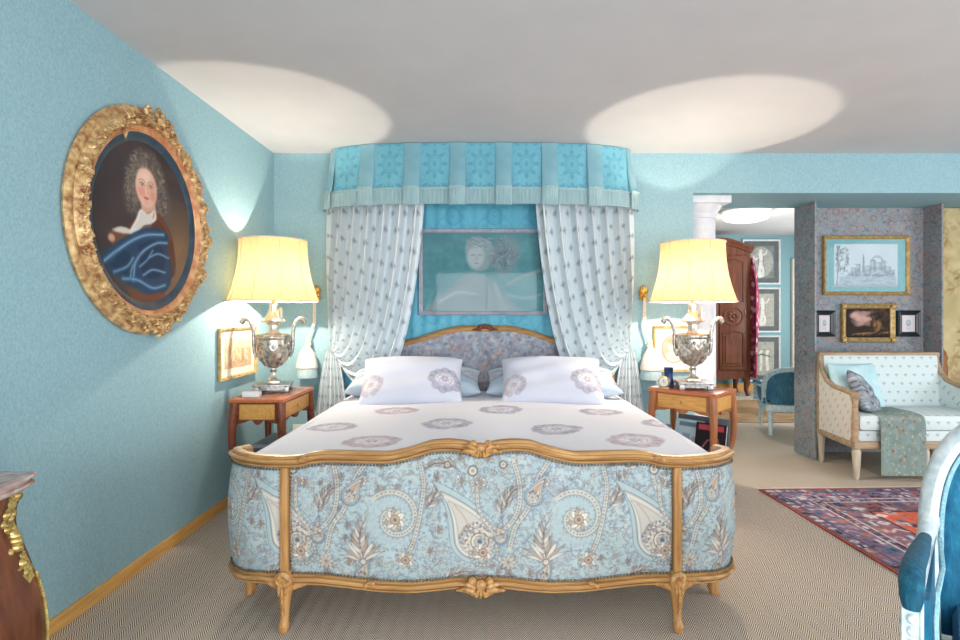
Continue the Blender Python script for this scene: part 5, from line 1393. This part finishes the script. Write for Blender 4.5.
# ------------------------------------------------------------------ SOFA
def flare(mb):
    mb.v = [(p[0] * (1 + .085 * max(0, (.30 - p[1]) / .57)), p[1], p[2]) for p in mb.v]; return mb
sofa = thing('sofa', 'small sprigged cream sofa with limed wood frame in the patterned niche', 'sofa', (3.42, 4.48, 0))
SX0, SX1, SY0, SY1 = -.525, .525, -.27, .30
flare(MB().b2(SX0 + .02, SX1 - .02, SY0 + .02, SY1 - .03, .30, .385, .01)).build('seat_rail_cover', 'sprig', sofa)
flare(MB().b2(SX0, SX1, SY0, SY0 + .05, .245, .30, .008).b2(SX0, SX0 + .048, SY0 + .051, SY1 - .051, .246, .299, .008).b2(SX1 - .048, SX1, SY0 + .051, SY1 - .051, .246, .299, .008).b2(SX0, SX1, SY1 - .05, SY1, .245, .30, .008)).build('seat_rail', 'sofa_wood', sofa)
flare(MB().b2(SX0 + .035, SX1 - .035, SY0 - .005, SY1 - .09, .385, .51, .04)).build('seat_cushion', 'sprig', sofa)
for x in (SX0 + .03, 0, SX1 - .03):
    flare(MB().lathe([(.012, 0), (.02, .02), (.032, .22), (.026, .235), (.034, .25)], (x, SY0 + .03, 0), 16)).build('leg', 'sofa_leg', sofa)
for x in (SX0 + .03, SX1 - .03): flare(MB().lathe([(.012, 0), (.02, .02), (.03, .22), (.034, .25)], (x, SY1 - .03, 0), 16)).build('leg', 'sofa_leg', sofa)
flare(MB().box((0, SY1 - .05, .65), (SX1 - SX0 - .06, .07, .58), 0, .02, -.06)).build('back', 'sprig', sofa)
flare(MB().b2(SX0, SX1, SY1 - .055, SY1 + .005, .925, .965, .012).b2(SX0, SX0 + .04, SY1 - .05, SY1, .28, .95, .01).b2(SX1 - .04, SX1, SY1 - .05, SY1, .28, .95, .01)).build('back_frame', 'sofa_wood', sofa)
for g, x in ((-1, SX0), (1, SX1)):
    xi = x - g * .02
    ln = [(xi, SY1 - .03, .90), (xi, SY1 - .07, .80), (xi, SY1 - .14, .73), (xi, SY1 - .26, .69), (xi, SY0 + .08, .675), (xi, SY0 + .02, .66)]
    ar = MB().tube(ln, [.02, .022, .022, .022, .024, .026], 10)
    ar.lathe([(.027, .016), (.03, .02), (.032, .03), (.024, .05), (.028, .12), (.02, .3), (.026, .36), (.034, .37), (.034, .4)], (xi, SY0 + .03, .28), 16)
    flare(ar).build('arm', 'sofa_wood', sofa)
    rows = []
    for k, p in enumerate(ln): rows.append([(xi - .018, p[1], .29), (xi - .018, p[1], p[2] - .01), (xi + .018, p[1], p[2] - .01), (xi + .018, p[1], .29)])
    flare(MB().grid(rows, False, True)).build('arm_panel', 'sprig_warm' if g < 0 else 'sprig', sofa)
def sofa_pt(x, y, z): return (3.42 + x, 4.48 + y, z)
pillow('cushion', .46, .40, .12, None, 'sky_cushion', 'plain pale blue cushion against the left end of the sofa back', 'cushion', sofa_pt(-.285, .135, .685), (math.radians(72), 0, math.radians(10)))
gc = Canvas(.5, .5, 160, (142, 150, 160)); r = random.Random(4)
for k in range(420):
    x, y = r.random() * .5, r.random() * .5; gc.ell(x, y, .012, .007, r.choice([(196, 204, 210), (92, 98, 112), (176, 168, 164), (72, 80, 98)]), .9, r.random() * 3)
pillow('cushion', .36, .36, .12, gc, 'attr_cloth', 'small dark patterned cushion leaning in front of the pale blue cushion', 'cushion', sofa_pt(-.33, -.03, .635), (math.radians(62), math.radians(20), math.radians(38)))
# throw over the seat
tc_ = Canvas(.4, 1.1, 200, (128, 146, 140)); tc_.noise(.04, .08, 2)
for k in range(900):
    x, y = r.random() * .4, r.random() * 1.1; tc_.ell(x, y, .009, .0045, r.choice([(112, 136, 140), (186, 198, 188), (150, 130, 110), (170, 160, 130), (96, 124, 132)]), .8, r.random() * 3)
for k in range(16):
    x, y = r.random() * .4, r.random() * 1.1; tc_.ell(x, y, .018, .016, (160, 130, 116), .8); tc_.ell(x, y, .008, .008, (96, 90, 92), .9)
path = [(.05, .517), (-.05, .517), (-.17, .517), (-.235, .514), (-.272, .50), (-.288, .47), (-.292, .40), (-.296, .30), (-.298, .2), (-.298, .11), (-.300, .05)]
pp = np.array(path); sp_s = np.concatenate([[0], np.cumsum(np.hypot(*np.diff(pp, axis=0).T))]); rows = []; cu = []; cv = []
for i in range(110):
    x = -.385 + .35 * (i / 109); row = []
    for s in np.linspace(0, sp_s[-1], 180):
        y, z = np.interp(s, sp_s, pp[:, 0]), np.interp(s, sp_s, pp[:, 1]); wv = .004 * math.sin(x * 50) * min(1, s / .3)
        row.append(sofa_pt(x - .06 * max(0, .3 - s), y - abs(wv) - .003, z + .004 * (s < .25))); cu.append(i / 109 * .4); cv.append(s)
    rows.append(row)
tag(MB().grid(rows).build('throw_blanket', 'attr_cloth', None, colors=tc_.get(np.array(cu), np.array(cv)), fix=False), 'grey green patterned throw hanging over the front of the sofa seat', 'throw')

# brown turned stand right of the sofa
t = MB().lathe([(.07, 0), (.07, .02), (.02, .05), (.014, .2), (.02, .34), (.014, .5), (.022, .62), (.03, .70), (.036, .78), (.026, .86), (.034, .9), (.02, .95), (.0, .98)], seg=20).build('wooden_stand', 'dark_wood')
t.location = (4.19, 4.98, 0); tag(t, 'brown turned wooden stand in front of the yellow tapestry right of the sofa', 'stand')

# ------------------------------------------------------------------ RUGS
def paint_rug(W, H):
    c = Canvas(W, H, 150, (152, 134, 148)); r = random.Random(12)
    pal = [(36, 40, 68), (220, 212, 212), (186, 90, 80), (92, 102, 138), (50, 104, 132), (200, 186, 188), (124, 84, 98), (190, 128, 104), (70, 56, 68), (168, 150, 164), (226, 216, 212)]
    for d, col in ((0, (182, 88, 72)), (.013, (78, 60, 66)), (.02, (112, 100, 120)), (.085, (58, 56, 76)), (.095, (122, 106, 130)), (.225, (206, 196, 196)), (.238, (88, 78, 100)), (.29, (206, 196, 196)), (.303, (140, 104, 112)), (.47, (70, 64, 84)), (.484, (204, 104, 80))):
        c.rect(d, W - d, d, H - d, col)
    c.noise(.05, .08, 2); c.noise(.018, .06, 3)
    def motif(x, y, s, k):
        a, b = pal[r.randrange(len(pal))], pal[r.randrange(len(pal))]
        if k == 0:
            c.poly([(x - s, y), (x, y - s * .7), (x + s, y), (x, y + s * .7)], a, .9); c.poly([(x - s * .45, y), (x, y - s * .3), (x + s * .45, y), (x, y + s * .3)], b, .95)
        elif k == 1:
            c.rect(x - s * .9, x + s * .9, y - s * .35, y + s * .35, a, .9); c.rect(x - s * .3, x + s * .3, y - s * .8, y + s * .8, b, .8)
        elif k == 2:
            for q in range(6): e = q * 1.047; c.ell(x + s * .55 * math.cos(e), y + s * .55 * math.sin(e), s * .38, s * .24, a, .9, e)
            c.ell(x, y, s * .32, s * .32, b, .95)
        else: c.line([(x - s, y + s * .5), (x, y - s * .4), (x + s, y + s * .5)], s * .35, a, .85)
    def strip(d, wd, step, s, kinds):
        n = int((H - 2 * d) / step)
        for k in range(n):
            q = d + (k + .5) * (H - 2 * d) / n
            for X in (d + wd / 2, W - d - wd / 2): motif(X + r.uniform(-.004, .004), q, s, kinds[k % len(kinds)])
        n = int((W - 2 * d) / step)
        for k in range(n):
            q = d + (k + .5) * (W - 2 * d) / n
            for Y in (d + wd / 2, H - d - wd / 2): motif(q, Y, s, kinds[k % len(kinds)])
    strip(.024, .058, .062, .03, (1, 1, 0)); strip(.10, .06, .07, .034, (3, 0, 1)); strip(.16, .06, .10, .042, (2, 1, 0, 1)); strip(.24, .05, .065, .03, (0, 1))
    strip(.31, .08, .10, .046, (2, 3, 0, 1)); strip(.385, .08, .11, .048, (1, 2, 0, 3))
    for k in range(420):
        x, y = r.uniform(.49, W - .49), r.uniform(.49, H - .49)
        if abs((x - W / 2) / (W / 2 - .45)) + abs((y - H / 2) / (H / 2 - .45)) > 1.12 or r.random() < .22: motif(x, y, .026 + .024 * r.random(), r.randrange(4))
    for k in range(260): motif(r.uniform(.03, .47), r.uniform(.03, H - .03), .012, r.randrange(4)); motif(r.uniform(.03, W - .03), r.uniform(.03, .47), .012, r.randrange(4))
    c.noise(.012, .04, 6)
    return c
RW, RH = 2.0, 2.9
rug = thing('patterned_rug', 'red and navy patterned oriental rug on the floor before the sofa', 'rug', (1.99, 3.985, 0), math.radians(2.0))
RC = paint_rug(RW, RH); nx_, ny_ = 330, 440
mb = MB().grid([[(x, y, .009 + .0006 * math.sin(9 * x + 5 * y)) for y in np.linspace(0, -RH, ny_)] for x in np.linspace(0, RW, nx_)], flip=True)
V = np.array(mb.v); cols = RC.get(V[:, 0], -V[:, 1]); k = len(mb.v)
edge = [(0, 0), (RW, 0), (RW, -RH), (0, -RH)]
mb.grid([[(x, y, .009), (x, y, .001)] for x, y in edge], True); cols = np.concatenate([cols, np.ones((8, 3)) * np.array([.62, .3, .26])])
mb.build('pile', 'attr_carpet', rug, colors=cols, fix=False)
fg = MB(); r = random.Random(1)
for x in np.arange(.004, RW, .012):
    fg.tube([(x, -.002, .006), (x + r.uniform(-.004, .004), .018, .005), (x + r.uniform(-.008, .008), .036, .003)], .003, 5)
fg.build('fringe', 'tassel', rug)
bc = Canvas(2.2, 1.75, 60, (150, 122, 92)); bc.noise(.5, .12, 4); bc.noise(.12, .12, 5); r = random.Random(3)
for k in range(60):
    y = 1.75 * r.random(); x = 2.2 * r.random(); bc.line([(x, y), (x + .3, y + .04), (x + .6, y - .02)], .03, r.choice([(120, 96, 72), (180, 154, 120), (166, 136, 100)]), .5)
mb = MB().grid([[(2.4 + x, 8.15 - y, .006) for y in np.linspace(0, 1.7, 70)] for x in np.linspace(0, 2.2, 90)], flip=True); V = np.array(mb.v)
cols = bc.get(V[:, 0] - 2.4, 8.15 - V[:, 1]); mb.grid([[(x, y, .006), (x, y, .001)] for x, y in ((2.4, 8.15), (4.6, 8.15), (4.6, 6.45), (2.4, 6.45))], True); cols = np.concatenate([cols, np.ones((8, 3)) * .45])
tag(mb.build('streaked_rug', 'attr_carpet', None, colors=cols, fix=False), 'brown streaked rug on the floor between the armoire and the grey blue armchair', 'rug')

# ------------------------------------------------------------------ ARMOIRE
AX0, AX1, AY0, AY1 = 3.12, 4.14, 8.55, 9.02
arm = thing('armoire', 'dark carved walnut armoire with arched cornice against far wall', 'armoire', ((AX0 + AX1) / 2, (AY0 + AY1) / 2, 0))
HW = (AX1 - AX0) / 2; HD = (AY1 - AY0) / 2
def top_z(x): return 2.36 + .13 * math.cos(PI / 2 * x / HW) ** 1.2
poly = [(-HW, .30), (-HW * .5, .27), (0, .25), (HW * .5, .27), (HW, .30)] + [(x, top_z(x)) for x in np.linspace(HW, -HW, 21)]
MB().prism(poly, -HD, HD).build('body', 'armoire', arm, sharp=30)
rows = []
for x in np.linspace(-HW - .03, HW + .03, 31):
    z = top_z(max(-HW, min(HW, x))); rows.append([(x, -HD, z - .09), (x, -HD - .02, z - .08), (x, -HD - .03, z - .05), (x, -HD - .06, z - .02), (x, -HD - .06, z + .015), (x, HD, z + .015), (x, HD, z - .09)])
MB().grid(rows, False, True).build('cornice', 'armoire', arm)
for g in (-1, 1):
    x0, x1 = (.012, HW - .07) if g > 0 else (-HW + .07, -.012); z0, z1 = .42, 2.2
    d = MB().b2(x0, x1, -HD - .025, -HD, z0, z1 + .02, .004)
    d = d.build('door', 'armoire', arm)
    for q0, q1 in ((z0 + .07, 1.02), (1.5, z1 - .05)):
        p = [(x0 + .06, q0), (x1 - .06, q0), (x1 - .06, q1 - .03), ((x0 + x1) / 2, q1 + .01), (x0 + .06, q1 - .03), (x0 + .06, q0)]
        MB().tube([(a, -HD - .026, b) for a, b in p], .012, 6).prism([(a * .8 + .2 * (x0 + x1) / 2, b * .86 + .14 * (q0 + q1) / 2) for a, b in p[:-1]], -HD - .036, -HD - .02).build('door_moulding', 'armoire', d)
    m = MB(); xm = (x0 + x1) / 2
    m.tube([(xm + .15 * math.cos(a), -HD - .026, 1.26 + .14 * math.sin(a)) for a in np.linspace(0, 2 * PI, 30)], .013, 6)
    for k in range(8): a = k * .785; m.blob((xm + .06 * math.cos(a), -HD - .03, 1.26 + .06 * math.sin(a)), (.03, .016, .03), 8, 5)
    m.blob((xm, -HD - .034, 1.26), (.03, .02, .03), 8, 5); m.build('carved_medallion', 'armoire', d)
    for sy in (-1, 1):
        MB().tube([(g * (HW - .05), sy * (HD - .05), .32), (g * (HW - .035), sy * (HD - .04) , .2), (g * (HW - .05), sy * (HD - .045), .1), (g * (HW - .03), sy * (HD - .03), .03), (g * (HW - .02), sy * (HD - .02), 0)], [.06, .05, .032, .035, .04], 10).build('leg', 'armoire', arm)
MB().blob((HW - .1, -HD - .03, 1.32), (.008, .008, .05), 8, 6).build('lock_plate', 'brass', arm)

# robe hanging from the armoire's side
rb = Canvas(.5, 2.0, 90, (150, 60, 84)); r = random.Random(9)
for k in range(110):
    x, y = .5 * r.random(), 2 * r.random(); rb.ell(x, y, .04, .03, r.choice([(226, 204, 210), (190, 130, 146), (96, 36, 58)]), .8, r.random() * 3, soft=.2)
rows = []; cu = []; cv = []
for i in range(40):
    u = i / 39; row = []
    for j in range(90):
        v = j / 89; wd = .05 + .16 * min(1, v * 4) ** .7 - .06 * max(0, v - .75); a = -PI * .5 + PI * u
        row.append((AX1 + .02 + (.055 + .05 * math.sin(PI * min(1, v * 1.2))) * math.cos(a) + .014 * math.sin(u * 26) * v, 8.62 + wd * math.sin(a), 2.2 - 1.95 * v * .98)); cu.append(u * .5); cv.append(v * 2)
    rows.append(row)
tag(MB().grid(rows).build('robe', 'attr_cloth', None, colors=rb.get(np.array(cu), np.array(cv)), fix=False), 'maroon and white patterned robe hanging down the side of the armoire', 'robe')

# ------------------------------------------------------------------ CEILING LAMP
cl = thing('ceiling_lamp', 'round lit opal ceiling lamp in the room beyond the opening', 'ceiling lamp', (PX(746, 6.9), 6.9, HGT))
MB().lathe([(.0, 0), (.30, 0), (.30, -.018), (.28, -.03)], seg=48).build('rim', 'plastic_white', cl)
MB().lathe([(.27, -.03), (.28, -.07), (.26, -.12), (.18, -.145), (0, -.152)], seg=48).build('diffuser', 'lamp_glow', cl)

ld = bpy.data.lights.new('lamp_light', 'POINT'); ld.energy = 50; ld.color = (1, .9, .74); ld.shadow_soft_size = .12
lo = bpy.data.objects.new('lamp_light', ld); COL.objects.link(lo); lo.parent = cl; lo.location = (0, 0, -.3)
# ------------------------------------------------------------------ LIGHTS, WORLD, CAMERA
def area(name, loc, rot, sx, sy, e, c=(1, 1, 1)):
    l = bpy.data.lights.new(name, 'AREA'); l.shape = 'RECTANGLE'; l.size = sx; l.size_y = sy; l.energy = e; l.color = c
    o = bpy.data.objects.new(name, l); COL.objects.link(o); o.location = loc; o.rotation_euler = rot; return o
area('window_daylight', ((W1[0] + W1[1]) / 2, YR - .02, 1.1), (PI / 2, 0, 0), 2.1, 2.1, 145, (.97, .98, 1))
area('window_daylight', ((W2[0] + W2[1]) / 2, YR - .02, 1.1), (PI / 2, 0, 0), 2.1, 2.1, 145, (.97, .98, 1))
area('side_fill_light', (XR - .02, 7.2, 1.4), (PI / 2, 0, PI / 2), 1.8, 1.6, 85, (.95, .98, 1))  # added fill on the solid right wall, lightens the far room and pier
area('side_fill_light', (XR - .02, 1.6, 1.4), (PI / 2, 0, PI / 2), 3.0, 2.0, 95, (.97, .98, 1))  # fill panel added before the solid right wall, which has no window
w = bpy.data.worlds.new('sky'); SC.world = w; w.use_nodes = True
w.node_tree.nodes['Background'].inputs[0].default_value = (.8, .9, 1, 1); w.node_tree.nodes['Background'].inputs[1].default_value = 1.0
cd = bpy.data.cameras.new('camera'); cam = bpy.data.objects.new('camera', cd); COL.objects.link(cam)
cam.location = (0, 0, CAMH); cam.rotation_euler = (PI / 2, 0, 0)
cd.sensor_width = 36; cd.lens = 36 * F / 960; cd.shift_x = -(VX - 480) / 960; cd.shift_y = -(320 - VY) / 960
cd.clip_start = .05; cd.clip_end = 60
SC.camera = cam
SC.view_settings.view_transform = 'Standard'; SC.view_settings.look = 'None'; SC.view_settings.gamma = 1
SC.view_settings.use_curve_mapping = False; SC.view_settings.exposure = 0.0
SC.cycles.max_bounces = 8; SC.cycles.diffuse_bounces = 5; SC.cycles.glossy_bounces = 3; SC.cycles.transparent_max_bounces = 8
SC.cycles.sample_clamp_indirect = 4
